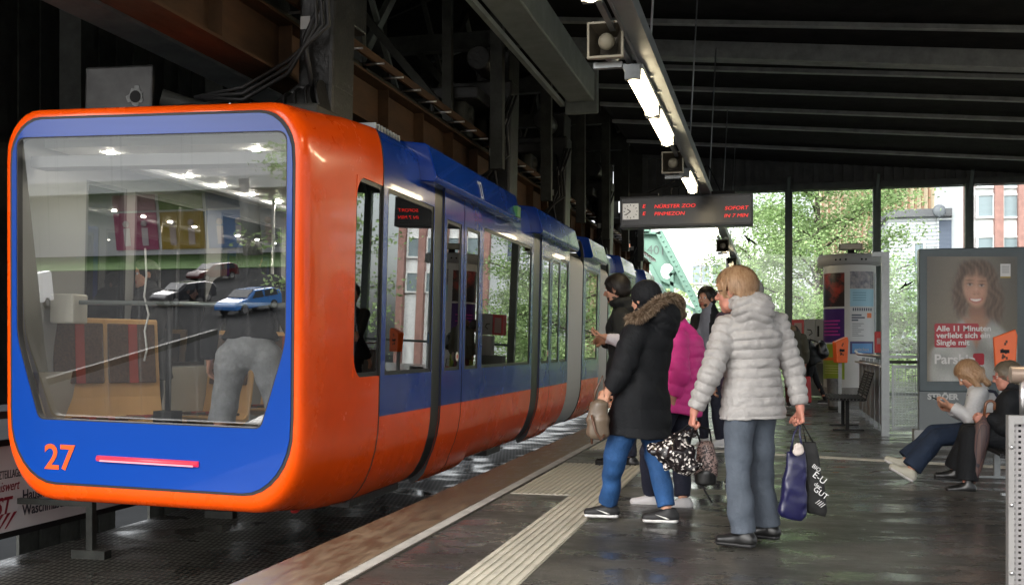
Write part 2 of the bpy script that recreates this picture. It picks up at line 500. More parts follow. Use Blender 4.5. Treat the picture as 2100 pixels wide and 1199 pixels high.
def human(label, root, a, H, ov=None, head=(0, 0), fat=1.0, tone=(0.52, 0.27, 0.18), h=0.009, hair=None, jacket=None, pants=None, shoes=None,
          handL=None, handR=None, toeL=None, toeR=None, name='person', group=None, headscale=1.0, legs_skin=False):
    s = H / 1.7
    root = Vector(root)
    ang = R(a); f = np.array((-math.sin(ang), math.cos(ang), 0)); r = np.array((math.cos(ang), math.sin(ang), 0)); up = np.array((0, 0, 1.0))
    J = {}
    for k_, v in POSE.items():
        v = (ov or {}).get(k_, v)
        if isinstance(v, Vector): J[k_] = np.array(v)
        else: J[k_] = np.array(root) + (r * v[0] + f * v[1] + up * v[2]) * s
    T = thing(name, root, label, 'person', group)
    allp = np.array(list(J.values())); lo = allp.min(0) - .26; hi = allp.max(0) + .26
    F = Fld(lo, hi, h)
    fa = fat
    # ---- body
    F.cone(J['pelvis'], J['waist'], .150 * s * fa, .125 * s * fa, .03, side=r, q1=.105 * s * fa, q2=.09 * s * fa)
    F.cone(J['waist'], J['chest'], .125 * s * fa, .150 * s * fa, .03, side=r, q1=.09 * s * fa, q2=.105 * s * fa)
    F.cone(J['chest'], (J['neck'] * .6 + J['chest'] * .4), .150 * s, .09 * s, .03, side=r, q1=.10 * s, q2=.07 * s)
    F.cone(J['shL'], J['shR'], .052 * s, .052 * s, .03)
    hc = J['head']; nb = J['neck']
    F.cone(nb - (hc - nb) * .1, hc - (hc - nb) * .35, .060 * s, .052 * s, .02)
    for q in 'LR':
        F.cone(J['sh' + q], J['el' + q], .050 * s, .040 * s, .02); F.cone(J['el' + q], J['wr' + q], .042 * s, .027 * s, .01)
        lg = .84 if pants and pants.get('len', 1) > .5 else 1.0
        F.cone(J['hip' + q], J['kn' + q], .088 * s * fa * lg, .056 * s * lg, .03); F.cone(J['kn' + q], J['an' + q], .057 * s * lg, .036 * s, .01)
        F.ell(J['kn' + q] * .7 + J['an' + q] * .3 - f * .006 * lg, np.array((.055 * s, .055 * s, .10 * s)) * lg, k=.02)
    # ---- head frame
    hy = ang + R(head[0]); hp = R(head[1])
    hf0 = np.array((-math.sin(hy), math.cos(hy), 0)); hr = np.array((math.cos(hy), math.sin(hy), 0))
    hf = hf0 * math.cos(hp) + up * math.sin(hp); hu = np.cross(hr, hf)
    M = np.stack([hr, hf, hu], 1); hs = s * headscale
    hpnt = lambda x, y, z: hc + (hr * x + hf * y + hu * z) * hs
    F.ell(hpnt(0, -.012, .028), np.array((.074, .094, .086)) * hs, M, .01)
    F.ell(hpnt(0, .022, -.040), np.array((.060, .066, .072)) * hs, M, .02)
    F.cone(hpnt(-.035, .035, -.078), hpnt(.035, .035, -.078), .024 * hs, .024 * hs, .02)
    F.cone(hpnt(0, .060, -.096), hpnt(0, .064, -.092), .018 * hs, .018 * hs, .02)
    F.cone(hpnt(-.03, .074, .026), hpnt(.03, .074, .026), .010 * hs, .010 * hs, .012)
    for x in (-.031, .031): F.ell(hpnt(x, .092, .006), np.array((.016, .014, .011)) * hs, M, .006, sub=True)
    F.cone(hpnt(0, .084, .014), hpnt(0, .104, -.028), .008 * hs, .0125 * hs, .007)
    F.ell(hpnt(0, .094, -.032), np.array((.017, .012, .008)) * hs, M, .005)
    F.cone(hpnt(-.020, .078, -.057), hpnt(.020, .078, -.057), .008 * hs, .008 * hs, .005)
    F.cone(hpnt(-.016, .077, -.068), hpnt(.016, .077, -.068), .008 * hs, .008 * hs, .005)
    for x in (-1, 1):
        F.ell(hpnt(x * .040, .058, -.022), np.array((.022, .018, .022)) * hs, M, .02)
        F.ell(hpnt(x * .076, -.004, -.005), np.array((.010, .019, .031)) * hs, M, .006)
    # ---- hands
    for q, hd in (('L', handL), ('R', handR)):
        o = dict(curl=.45, thumb=.4)
        if hd: o.update(hd)
        w = J['wr' + q]; e = J['el' + q]
        d = o.pop('d', None); d = nrm(w - e) if d is None else nrm(d)
        inward = (r if q == 'L' else -r)
        palm = o.pop('palm', inward)
        palm_v = nrm(np.array(palm, float) - d * np.dot(palm, d))
        # thumb points forward when the palm faces inward
        sd = np.cross(d, palm_v)
        want = o.pop('thumbdir', f)
        ts = 1 if np.dot(sd, want) >= 0 else -1
        hand(F, w, d, palm_v, s * 1.0, tsign=ts, **o)
    # ---- feet
    FT = {}
    for q, td in (('L', toeL), ('R', toeR)):
        A = J['an' + q]; t = nrm(f if td is None else np.array(td, float)); sdv = nrm(np.cross(t, up)); u = np.cross(sdv, t)
        FT[q] = (A, t, sdv, u)
        F.cone(A - u * .04 * s - t * .03 * s, A - u * .055 * s + t * .14 * s, .034 * s, .024 * s, .02, side=sdv, q1=.03 * s, q2=.018 * s)
    lip = hpnt(0, .085, -.063)
    def reg(C):
        dd = (C - lip) @ M
        return ((np.abs(dd[:, 0]) < .025 * hs) & (np.abs(dd[:, 2]) < .0115 * hs) & (np.abs(dd[:, 1]) < .02 * hs)).astype(int)
    F.build('body', skin(tone), T, reg)
    for x in (-1, 1):
        c = hpnt(x * .031, .0735, .005)
        b = MB().ball(c, .0125 * hs, 10); b.ball(Vector(c) + Vector(hf) * .0065 * hs, .0072 * hs, 8, 1); b.build('eye', [MT['eye'], MT['iris']], T)
    # ---- trousers
    if pants:
        P = F.blank(); e = pants.get('e', .018); fl = pants.get('flare', 0); L = pants.get('len', 1.0)
        for q in 'LR':
            kn, an, hp_ = J['kn' + q], J['an' + q], J['hip' + q]
            P.cone(hp_, kn, (.092 * s * fa + e), .060 * s + e, .03)
            end = kn + (an - kn) * L
            P2 = P
            P.cone(kn, kn + (an - kn) * (L + .05), .060 * s + e, (.042 * s + e + fl), .012)
            if L >= .5: P.cut_later = None
        P.cone(J['pelvis'], J['waist'], .150 * s * fa + e, .130 * s * fa + e, .03, side=r, q1=.108 * s * fa + e, q2=.095 * s * fa + e)
        P.folds(pants.get('fold', .004), 6, 16, int(abs(root.x) * 97) % 50)
        # hems: cut each leg below its own hem
        for q in 'LR':
            kn, an = J['kn' + q], J['an' + q]; end = kn + (an - kn) * L; n = nrm(an - kn)
            X, Y, Z = P.grid()
            ax = (X - end[0]) * n[0] + (Y - end[1]) * n[1] + (Z - end[2]) * n[2]
            rr = np.sqrt(np.maximum((X - end[0]) ** 2 + (Y - end[1]) ** 2 + (Z - end[2]) ** 2 - ax ** 2, 0))
            near = (rr < .14) & (ax > -.03) & (ax < .3)
            P.F = np.where(near, np.maximum(P.F, ax), P.F)
        P.cut(J['waist'] + up * .01, up)
        P.build('trousers', pants['m'], T)
    # ---- shoes
    if shoes:
        for q in 'LR':
            A, t, sdv, u = FT[q]
            lo2 = A - .30; hi2 = A + .30
            G = Fld(lo2, hi2, min(h, .0075)); z0 = A - u * .085 * s
            G.cone(z0 + u * .045 * s - t * .045 * s, z0 + u * .036 * s + t * .145 * s, .043 * s, .036 * s, .02, side=sdv, q1=.042 * s, q2=.030 * s)
            G.cone(A - u * .03 * s - t * .012, A + u * shoes.get('top', .02) * s - t * .018, .046 * s, .043 * s, .025)
            G.cone(A - u * .02 * s, z0 + u * .04 * s + t * .09 * s, .040 * s, .030 * s, .02)
            G.cut(A + u * shoes.get('top', .02) * s, u); G.cut(z0 + u * .018 * s, -u)
            sh = G.build('shoe', shoes['m'], T)
            K = Fld(lo2, hi2, min(h, .0075))
            K.cone(z0 + u * .016 * s - t * .052 * s, z0 + u * .018 * s + t * .150 * s, .046 * s, .042 * s, 0, side=sdv, q1=.026 * s, q2=.022 * s)
            K.cut(z0 + u * (.026) * s, u); K.cut(z0, -u)
            K.build('sole', shoes['sole'], sh)
            if shoes.get('logo'):
                o_ = z0 + u * .042 * s + t * .03 * s
                for sg in (-1, 1):
                    base = o_ + sdv * sg * .046 * s
                    pts = [(-.045, .018), (-.02, .0), (.05, .022), (-.012, .010), (-.028, .006)]
                    pts = [(-.050, .004), (-.042, -.010), (-.022, -.010), (.055, .022), (-.018, .002), (-.034, .0)]
                    poly = [base + t * x * s * -1 * -1 + u * y * s for x, y in pts]
                    MB().prism(poly, sdv * sg * .002).build('mark', MT['white'], sh)
    # ---- jacket
    if jacket:
        e = jacket.get('e', .03); ql = jacket.get('quilt'); qs = ql; hem = jacket.get('hem', .85)
        B = F.blank(); S = F.blank()
        hemp = J['pelvis'] + (J['pelvis'] - J['waist']) / (np.linalg.norm(J['pelvis'] - J['waist'])) * (J['pelvis'][2] - root.z - hem * s)
        if jacket.get('hempt') is not None: hemp = np.array(jacket['hempt'])
        fe = e + jacket.get('flare', .01)
        n_ = nrm(J['waist'] - hemp)
        base = hemp - n_ * .06
        q2_ = None if not ql else (ql[0], ql[1], 0)
        def seg(a_, b_, r1, r2, q1, q2, k=.03):
            qq = None
            if ql: qq = (ql[0], ql[1], float(np.dot(a_, up)) / ql[0])
            B.cone(a_, b_, r1, r2, k, side=r, q1=q1, q2=q2, quilt=qq)
        seg(base, J['waist'], .158 * s * fa + fe, .135 * s * fa + e, .115 * s * fa + fe, .10 * s * fa + e)
        seg(J['waist'], J['chest'], .135 * s * fa + e, .155 * s * fa + e, .10 * s * fa + e, .112 * s * fa + e)
        seg(J['chest'], J['neck'] * .62 + J['chest'] * .38, .155 * s + e, .095 * s + e, .110 * s + e, .075 * s + e)
        B.cone(J['shL'] * .9 + J['shR'] * .1, J['shR'] * .9 + J['shL'] * .1, .052 * s + e, .052 * s + e, .03)
        col = jacket.get('collar', .05)
        cd = nrm(hc - nb)
        if col: B.cone(nb - cd * .02, nb + cd * col * s, .078 * s + .3 * e, .070 * s + .3 * e, .015)
        pe = (pants or {}).get('e', 0)
        for q in ('LR' if jacket.get('thighs', True) else ''): B.cone(J['hip' + q] + (J['hip' + q] - J['kn' + q]) * .1, J['kn' + q], .092 * s * fa + pe + .012, .062 * s + pe + .016, .05)
        B.cut(hemp, -n_)
        if col: pass
        for q in 'LR':
            qq = (qs[0], qs[1] * .8, 0) if qs else None
            S.cone(J['sh' + q], J['el' + q], .056 * s + e * .9, .048 * s + e * .75, .02, quilt=qq)
            S.cone(J['el' + q], J['wr' + q], .048 * s + e * .75, .032 * s + e * .7, .012, quilt=qq)
            n = nrm(J['wr' + q] - J['el' + q]); end = J['wr' + q] - n * jacket.get('cuff', .015)
            X, Y, Z = S.grid()
            ax = (X - end[0]) * n[0] + (Y - end[1]) * n[1] + (Z - end[2]) * n[2]
            rr = np.sqrt((X - end[0]) ** 2 + (Y - end[1]) ** 2 + (Z - end[2]) ** 2)
            S.F = np.where(rr < .16, np.maximum(S.F, ax), S.F)
        B.join(S, jacket.get('armk', .015))
        B.folds(jacket.get('fold', .004), jacket.get('ffx', 8), jacket.get('ffz', 15), int(abs(root.y) * 31) % 50)
        hd = jacket.get('hood')
        if hd:
            G = F.blank(); c = nb + up * hd.get('z', .03) * s - f * hd.get('back', .085) * s
            G.ell(c, np.array((.135, .085, .10)) * s * hd.get('sc', 1), np.stack([r, f, up], 1), .02)
            G.ell(c - up * .05 * s - f * .01, np.array((.10, .065, .10)) * s * hd.get('sc', 1), np.stack([r, f, up], 1), .03)
            for t0 in range(10):
                a0 = math.pi * (t0 / 10.0 - .5) * 1.5; a1 = math.pi * ((t0 + 1) / 10.0 - .5) * 1.5
                pa = nb + up * (.045 + .02 * math.cos(a0)) * s + (r * math.sin(a0) * .105 - f * math.cos(a0) * .10) * s
                pb = nb + up * (.045 + .02 * math.cos(a1)) * s + (r * math.sin(a1) * .105 - f * math.cos(a1) * .10) * s
                G.cone(pa, pb, .034 * s, .034 * s, .02)
            if ql: 
                X, Y, Z = G.grid(); G.F = G.F - (ql[1] * .6 * (np.abs(np.sin(math.pi * (Z + .35 * np.abs(X - c[0])) / .05)) ** .5 - .6)).astype(np.float32)
            G.folds(.003, 14, 30, 3)
            B.join(G, .01)
        V_, Q_ = B.mesh()
        B.build(jacket.get('name', 'jacket'), jacket['m'], T, jacket.get('region'))
    # ---- hair
    if hair:
        G = Fld(hc - .24, hc + .24, min(h, .007)); st = hair.get('style', 'short')
        g = hair.get('g', .012)
        G.ell(hpnt(0, -.018, .034), np.array((.078 + g, .096 + g, .088 + g)) * hs, M, .01)
        if st in ('bob', 'long'):
            G.ell(hpnt(0, -.035, -.035), np.array((.085 + g, .080 + g, .095)) * hs, M, .02)
        if st == 'short': G.ell(hpnt(0, -.050, -.020), np.array((.070 + g * .5, .050 + g * .5, .065)) * hs, M, .02)
        if st == 'long':
            for x in (-1, 1): G.cone(hpnt(x * .070, -.01, .0), hpnt(x * .078, .015, -.15), .034 * hs, .028 * hs, .02)
            G.cone(hpnt(0, -.06, -.03), hpnt(0, -.075, -.17), .07 * hs, .05 * hs, .02, side=hr, q1=.035 * hs, q2=.03 * hs)
        K = G.blank()
        fz = hair.get('front', 0.0)
        K.ell(hpnt(0, .098 + fz, -.025), np.array((.064, .075, .098)) * hs, M, .005)
        if st == 'short':
            K.ell(hpnt(0, .03, -.11), np.array((.10, .085, .085)) * hs, M, .02)
            for x in (-1, 1): K.ell(hpnt(x * .085, .004, -.012), np.array((.022, .024, .034)) * hs, M, .01)
        G.minus(K, .006)
        X, Y, Z = G.grid(); D = np.stack([X - hc[0], Y - hc[1], Z - hc[2]], -1) @ M
        th = np.arctan2(D[..., 0], -D[..., 1] + .02)
        G.F = G.F + (hair.get('amp', .0022) * (np.sin(th * 26 + 2 * np.sin(D[..., 2] * 40)) + .6 * np.sin(th * 55 + D[..., 2] * 60) + .7 * np.sin(D[..., 2] * 70 + th * 9))).astype(np.float32)
        G.build('hair' if st != 'hat' else 'cap', hair['m'], T)
        if hair.get('strands'):
            rg = np.random.RandomState(int(abs(root.x * 100)) % 1000); n = hair['strands']; V = []; Fq = []
            zlow = -.55 if st == 'short' else -.98
            while len(Fq) < 2 * n:
                d = rg.randn(3); d /= np.linalg.norm(d)
                if d[2] < zlow or (d[1] > .30 and d[2] < .55) or (st == 'short' and d[1] > -.1 and d[2] < -.12): continue
                rad = np.array((.078 + g, .096 + g, .088 + g)); c0 = np.array((0, -.018, .034)); p = c0 + d * rad
                if d[2] < -.2: p = p + np.array((0, -.012, -.02)) * (1 if st == 'short' else 1.8)
                nn = d / rad; nn /= np.linalg.norm(nn)
                tg = np.array((d[0] * .25, (-.25 if d[1] < .2 else .35), -1.0)) + rg.randn(3) * .16; tg -= nn * (tg @ nn); tg /= np.linalg.norm(tg) + 1e-6
                L = rg.uniform(.03, .065); wv = np.cross(nn, tg) * rg.uniform(.0012, .0024)
                q0 = p + nn * .0005; q1 = p + tg * L * .5 + nn * rg.uniform(.0015, .006); q2 = p + tg * L - nn * L * L * 3 + nn * rg.uniform(-.001, .006)
                o = len(V); V += [hpnt(*(q0 - wv)), hpnt(*(q0 + wv)), hpnt(*(q1 + wv)), hpnt(*(q1 - wv)), hpnt(*(q2 + wv * .3)), hpnt(*(q2 - wv * .3))]
                Fq += [(o, o + 1, o + 2, o + 3), (o + 3, o + 2, o + 4, o + 5)]
            np_mesh('hair_strands', V, Fq, hair.get('ms', hair['m']), T, True)
        if hair.get('beard'):
            Bd = Fld(hc - .2, hc + .2, min(h, .007))
            Bd.ell(hpnt(0, .026, -.066), np.array((.060, .060, .044)) * hs, M, .01)
            Bd.cone(hpnt(-.022, .076, -.049), hpnt(.022, .076, -.049), .007 * hs, .007 * hs, .004)
            Kk = Bd.blank(); Kk.ell(hpnt(0, .098, -.064), np.array((.023, .03, .009)) * hs, M, .004)
            Kk.ell(hpnt(0, .07, .01), np.array((.10, .10, .062)) * hs, M, .004); Kk.ell(hpnt(0, .11, .0), np.array((.05, .06, .045)) * hs, M, .004)
            Bd.minus(Kk, .004); Bd.build('beard', MT['beard'], T)
    info = dict(T=T, J=J, hp=hpnt, hr=hr, hf=hf, hu=hu, f=f, r=r, s=s, FT=FT)
    return info

def glasses(P, m):
    hp = P['hp']; b = MB()
    for x in (-1, 1):
        c = Vector(hp(x * .033, .098, .004)); hr = Vector(P['hr']); hu = Vector(P['hu'])
        b.tube([c + hr * math.cos(t) * .024 + hu * math.sin(t) * .017 for t in [i * math.pi / 7 for i in range(14)]], .0022, 6, closed=True)
        b.tube([c + hr * x * .024, Vector(hp(x * .076, .08, .008)), Vector(hp(x * .082, .0, .006))], .0022, 6)
    b.tube([Vector(hp(-.009, .1, .006)), Vector(hp(.009, .1, .006))], .002, 6)
    b.build('glasses', m, P['T'])

def fur(name, pts, rad, n, ln, mats, parent, seed=1, outward=None):
    'tapered hair blades along a polyline'
    rg = np.random.RandomState(seed); pts = [np.array(p, float) for p in pts]
    V = []; Fq = []; mi = []
    for i in range(n):
        t = rg.rand() * (len(pts) - 1); k = int(min(t, len(pts) - 2)); t -= k
        p = pts[k] * (1 - t) + pts[k + 1] * t; tg = nrm(pts[k + 1] - pts[k])
        d = rg.randn(3); d -= tg * (d @ tg) * .8; d = nrm(d)
        if outward is not None: d = nrm(d + np.array(outward) * .35)
        b = p + d * rad * rg.uniform(.3, .9); L = ln * rg.uniform(.6, 1.3)
        w = nrm(np.cross(d, rg.randn(3))) * .0022; dr = nrm(d + tg * rg.uniform(-.7, .7) + rg.randn(3) * .25)
        m_ = b + dr * L * .55; e = b + (dr + np.array((0, 0, -.25))) * L
        o = len(V); V += [b - w, b + w, m_ + w * .8, m_ - w * .8, e + w * .15, e - w * .15]
        Fq += [(o, o + 1, o + 2, o + 3), (o + 3, o + 2, o + 4, o + 5)]; j = rg.randint(len(mats)); mi += [j, j]
    return np_mesh(name, V, Fq, mats, parent, True, mi)
# ================================================================ setting
def node_mat(name, fn):
    m = bpy.data.materials.new(name); m.use_nodes = True
    nt = m.node_tree; fn(nt, nt.nodes, nt.links, nt.nodes['Principled BSDF']); return m
def ramp(N, stops):
    cr = N.new('ShaderNodeValToRGB'); e = cr.color_ramp.elements
    while len(e) < len(stops): e.new(0.5)
    for q, (p, c) in zip(e, stops): q.position = p; q.color = (*c, 1) if len(c) == 3 else c
    return cr
def wet_asphalt(nt, N, L, p):
    tc = N.new('ShaderNodeTexCoord'); mp = N.new('ShaderNodeMapping'); mp.inputs['Scale'].default_value = (.55, .95, 1)
    L.new(tc.outputs['Object'], mp.inputs[0])
    n = N.new('ShaderNodeTexNoise'); n.inputs['Scale'].default_value = 1.3; n.inputs['Detail'].default_value = 9; n.inputs['Roughness'].default_value = .62
    L.new(mp.outputs[0], n.inputs['Vector'])
    c = ramp(N, [(.3, (.026, .025, .023)), (.5, (.056, .053, .048)), (.72, (.110, .104, .094))]); L.new(n.outputs['Fac'], c.inputs[0])
    # small stones in the asphalt
    v = N.new('ShaderNodeTexNoise'); v.inputs['Scale'].default_value = 160; v.inputs['Detail'].default_value = 3; L.new(tc.outputs['Object'], v.inputs['Vector'])
    c2 = ramp(N, [(.35, (.55, .55, .55)), (.7, (1.5, 1.5, 1.5))]); L.new(v.outputs['Fac'], c2.inputs[0])
    mx = N.new('ShaderNodeMix'); mx.data_type = 'RGBA'; mx.blend_type = 'MULTIPLY'; mx.inputs[0].default_value = 1
    L.new(c.outputs[0], mx.inputs[6]); L.new(c2.outputs[0], mx.inputs[7]); sv = N.new('ShaderNodeTexVoronoi'); sv.inputs['Scale'].default_value = 3.2; sv.inputs['Randomness'].default_value = 1; mq = N.new('ShaderNodeMapping'); mq.inputs['Scale'].default_value = (.5, 1.6, 1); L.new(tc.outputs['Object'], mq.inputs[0]); L.new(mq.outputs[0], sv.inputs['Vector'])
    sc_ = ramp(N, [(.035, (.35, .35, .35)), (.06, (1, 1, 1))]); L.new(sv.outputs['Distance'], sc_.inputs[0])
    m3 = N.new('ShaderNodeMix'); m3.data_type = 'RGBA'; m3.blend_type = 'MULTIPLY'; m3.inputs[0].default_value = 1; L.new(mx.outputs[2], m3.inputs[6]); L.new(sc_.outputs[0], m3.inputs[7])
    L.new(m3.outputs[2], p.inputs['Base Color'])
    n3 = N.new('ShaderNodeTexNoise'); n3.inputs['Scale'].default_value = 2.2; n3.inputs['Detail'].default_value = 8; n3.inputs['Roughness'].default_value = .7
    L.new(mp.outputs[0], n3.inputs['Vector'])
    r = ramp(N, [(.40, (.12, .12, .12)), (.50, (.34, .34, .34)), (.66, (.58, .58, .58))]); L.new(n3.outputs['Fac'], r.inputs[0]); L.new(r.outputs[0], p.inputs['Roughness'])
    # bump fades where water stands
    b = N.new('ShaderNodeBump'); b.inputs['Distance'].default_value = .006
    n4 = N.new('ShaderNodeTexNoise'); n4.inputs['Scale'].default_value = 55; n4.inputs['Detail'].default_value = 6; L.new(tc.outputs['Object'], n4.inputs['Vector'])
    L.new(n4.outputs['Fac'], b.inputs['Height']); L.new(r.outputs[0], b.inputs['Strength']); L.new(b.outputs[0], p.inputs['Normal'])
    p.inputs['Specular IOR Level'].default_value = .55
MT['asphalt'] = node_mat('wet_asphalt', wet_asphalt)
def brown_edge(nt, N, L, p):
    tc = N.new('ShaderNodeTexCoord'); mp = N.new('ShaderNodeMapping'); mp.inputs['Scale'].default_value = (3, .8, 1); L.new(tc.outputs['Object'], mp.inputs[0])
    n = N.new('ShaderNodeTexNoise'); n.inputs['Scale'].default_value = 4.0; n.inputs['Detail'].default_value = 9; n.inputs['Roughness'].default_value = .75; L.new(mp.outputs[0], n.inputs['Vector'])
    c = ramp(N, [(.32, (.048, .034, .022)), (.48, (.125, .088, .055)), (.68, (.25, .185, .12))]); L.new(n.outputs['Fac'], c.inputs[0]); L.new(c.outputs[0], p.inputs['Base Color'])
    r = ramp(N, [(.35, (.28, .28, .28)), (.6, (.55, .55, .55))]); L.new(n.outputs['Fac'], r.inputs[0]); L.new(r.outputs[0], p.inputs['Roughness'])
MT['edge'] = node_mat('brown_edge_boards', brown_edge)
def grating(nt, N, L, p):
    tc = N.new('ShaderNodeTexCoord')
    br = N.new('ShaderNodeTexBrick'); br.offset = .5; br.inputs['Scale'].default_value = 1
    br.inputs['Brick Width'].default_value = .055; br.inputs['Row Height'].default_value = .115; br.inputs['Mortar Size'].default_value = .009; br.inputs['Mortar Smooth'].default_value = .3
    L.new(tc.outputs['Object'], br.inputs['Vector'])
    n = N.new('ShaderNodeTexNoise'); n.inputs['Scale'].default_value = 1.5; n.inputs['Detail'].default_value = 6; L.new(tc.outputs['Object'], n.inputs['Vector'])
    mx = N.new('ShaderNodeMix'); mx.data_type = 'RGBA'
    L.new(br.outputs['Fac'], mx.inputs[0]); mx.inputs[6].default_value = (.004, .004, .004, 1); mx.inputs[7].default_value = (.12, .12, .10, 1)
    L.new(mx.outputs[2], p.inputs['Base Color']); iv = N.new('ShaderNodeMath'); iv.operation = 'MULTIPLY_ADD'; iv.inputs[1].default_value = .6; iv.inputs[2].default_value = .08; L.new(br.outputs['Fac'], iv.inputs[0]); L.new(iv.outputs[0], p.inputs['Specular IOR Level'])
    r = ramp(N, [(.38, (.10, .10, .10)), (.55, (.42, .42, .42))]); L.new(n.outputs['Fac'], r.inputs[0]); L.new(r.outputs[0], p.inputs['Roughness'])
    b = N.new('ShaderNodeBump'); b.inputs['Distance'].default_value = .004; b.inputs['Strength'].default_value = .6
    L.new(br.outputs['Fac'], b.inputs['Height']); L.new(b.outputs[0], p.inputs['Normal'])
MT['grating'] = node_mat('wet_metal_grating', grating)
def perf(name, col, sx, sz, rad, axis):
    def fn(nt, N, L, p):
        tc = N.new('ShaderNodeTexCoord'); sp = N.new('ShaderNodeSeparateXYZ'); L.new(tc.outputs['Object'], sp.inputs[0])
        def cell(o, s_):
            a = N.new('ShaderNodeMath'); a.operation = 'MULTIPLY'; a.inputs[1].default_value = 1 / s_; L.new(sp.outputs[o], a.inputs[0])
            b = N.new('ShaderNodeMath'); b.operation = 'FRACT'; L.new(a.outputs[0], b.inputs[0])
            c = N.new('ShaderNodeMath'); c.operation = 'SUBTRACT'; c.inputs[1].default_value = .5; L.new(b.outputs[0], c.inputs[0])
            d = N.new('ShaderNodeMath'); d.operation = 'ABSOLUTE'; L.new(c.outputs[0], d.inputs[0]); return d
        a, b = cell(axis, sx), cell('Z', sz)
        m1 = N.new('ShaderNodeMath'); m1.operation = 'LESS_THAN'; m1.inputs[1].default_value = rad[0]; L.new(a.outputs[0], m1.inputs[0])
        m2 = N.new('ShaderNodeMath'); m2.operation = 'LESS_THAN'; m2.inputs[1].default_value = rad[1]; L.new(b.outputs[0], m2.inputs[0])
        mm = N.new('ShaderNodeMath'); mm.operation = 'MULTIPLY'; L.new(m1.outputs[0], mm.inputs[0]); L.new(m2.outputs[0], mm.inputs[1])
        iv = N.new('ShaderNodeMath'); iv.operation = 'SUBTRACT'; iv.inputs[0].default_value = 1; L.new(mm.outputs[0], iv.inputs[1])
        L.new(iv.outputs[0], p.inputs['Alpha']); p.inputs['Base Color'].default_value = (*col, 1); p.inputs['Metallic'].default_value = .6; p.inputs['Roughness'].default_value = .45
    return node_mat(name, fn)

def struct(name, mb, m, bevel=0):
    o = mb.build(name, m, None, bevel); return tag(o, kind='structure')
EX = -2.632                                                     # platform edge
struct('platform_floor', MB().box(-2.09, 9.0, -8, 40, -.35, 0), MT['asphalt'])
struct('platform_edge_boards', MB().box(EX, -2.18, -8, 40, -.22, .012), MT['edge'], .006)
b = MB().box(-2.18, -2.09, -8, 40, -.2, .010)
for i in range(1000):
    y = -2 + i * .032
    b.prism([(-2.172, y, .010), (-2.098, y + .03, .010), (-2.098, y + .044, .010), (-2.172, y + .014, .010)], (0, 0, .004), 1)
struct('platform_edge_ribbed_strip', b, [mat('worn_strip', (.09, .08, .065), .5, var=.2, vs=8), mat('worn_ribs', (.36, .34, .31), .5, var=.25, vs=6)])
cream = mat('cream_tactile_slabs', (.40, .375, .31), .45, var=.22, vs=2.5, rvar=.12)
cream2 = mat('cream_tactile_ribs', (.54, .51, .43), .45, var=.15, vs=5, rvar=.1)
b = MB()
def ribs(x0, x1, y0, y1, n, seg=.3):
    b.box(x0, x1, y0, y1, -.05, .004)
    w = (x1 - x0) / n; y = y0
    while y < y1 - .01:
        ye = min(y + seg, y1)
        for i in range(n):
            cx_ = x0 + w * (i + .5)
            b.prism([(cx_ - w * .30, y + .003, .004), (cx_ + w * .30, y + .003, .004), (cx_ + w * .30, ye - .003, .004), (cx_ - w * .30, ye - .003, .004)], (0, 0, .005), 1)
        y = ye
ribs(-1.58, -1.235, -3, 38, 7)
for y0, y1 in ((8.45, 10.75), (12.3, 14.1), (19.5, 21.5)): ribs(-2.07, -1.582, y0, y1, 10)
struct('tactile_paving', b, [cream, cream2])
b = MB()
b.prism([(-.75, 12.30, .002), (3.4, 10.88, .002), (3.4, 11.10, .002), (-.75, 12.52, .002)], (0, 0, .003))
struct('floor_marking_line', b, mat('worn_white_line', (.70, .68, .62), .8, var=.35, vs=9, spec=.2))
struct('track_grating_floor', MB().box(-6.3, EX - .02, -3, 36, -.66, -.6), MT['grating'])
struct('street', MB().box(-260, 260, -220, 320, -7.4, -7.0), mat('street_asphalt', (.014, .015, .016), .9, var=.25, vs=.15, spec=.04))

# support posts under the edge and the far catwalk rail
t = thing('catwalk_railing', (-5.9, 8, -.6), 'low dark steel railing with square feet carrying the white advertising banner beside the track', 'railing')
b = MB()
b.bar((-6.25, 2, .62), (-6.25, 34, .62), .06, .06)
b.build('top_rail', MT['dark_steel'], t)
for i in range(8):
    y = 8.0 + i * 2.2; x = -5.62
    q = MB().box(x - .03, x + .03, y - .03, y + .03, -.58, -.12); q.box(x - .16, x + .16, y - .05, y + .05, -.6, -.53)
    q.bar((x, y, -.14), (-6.33, y, -.14), .05, .05)
    q.build('post', MT['dark_steel'], t)
# banner along the far side of the track
bn = thing('advertising_banner', (-6.4, 8, -.4), 'white advertising banner for spare parts and washing machines below the track', 'banner')
MT['banner'] = mat('banner_vinyl', (.62, .61, .62), .45, var=.06, vs=2)
MB().box(-6.44, -6.40, 5.2, 10.6, -.40, .34).build('panel', MT['banner'], bn)
MB().box(-6.45, -6.385, 5.18, 10.62, -.45, -.40).box(-6.45, -6.385, 5.18, 10.62, .34, .39).build('frame', MT['black'], bn)
navy = mat('banner_print_navy', (.02, .022, .04), .5); wine = mat('banner_print_wine', (.22, .012, .03), .5)
def wtext(s, y, z, size, m, **k): return text(s, size, frameM((-6.398, y, z), (0, 1, 0), (0, 0, 1)), m, bn, .001, **k)
wtext('ERSATZTEILLAGER', 7.68, .06, .10, navy, xs=.55)
wtext('preiswert', 7.72, -.05, .125, wine, shear=.35, xs=.75)
wtext('POST', 7.56, -.24, .20, wine, shear=.35, bold=.005, xs=.85)
wtext('Haushaltsgeräte', 8.13, -.16, .135, navy, bold=.002, xs=.85)
wtext('Waschmaschinen', 8.13, -.29, .135, navy, bold=.002, xs=.85)
b = MB()
for i in range(4):
    y = 7.78 + i * .08
    b.prism([(-6.398, y, -.24), (-6.398, y + .04, -.24), (-6.398, y - .10, -.37), (-6.398, y - .115, -.37)], (.002, 0, 0))
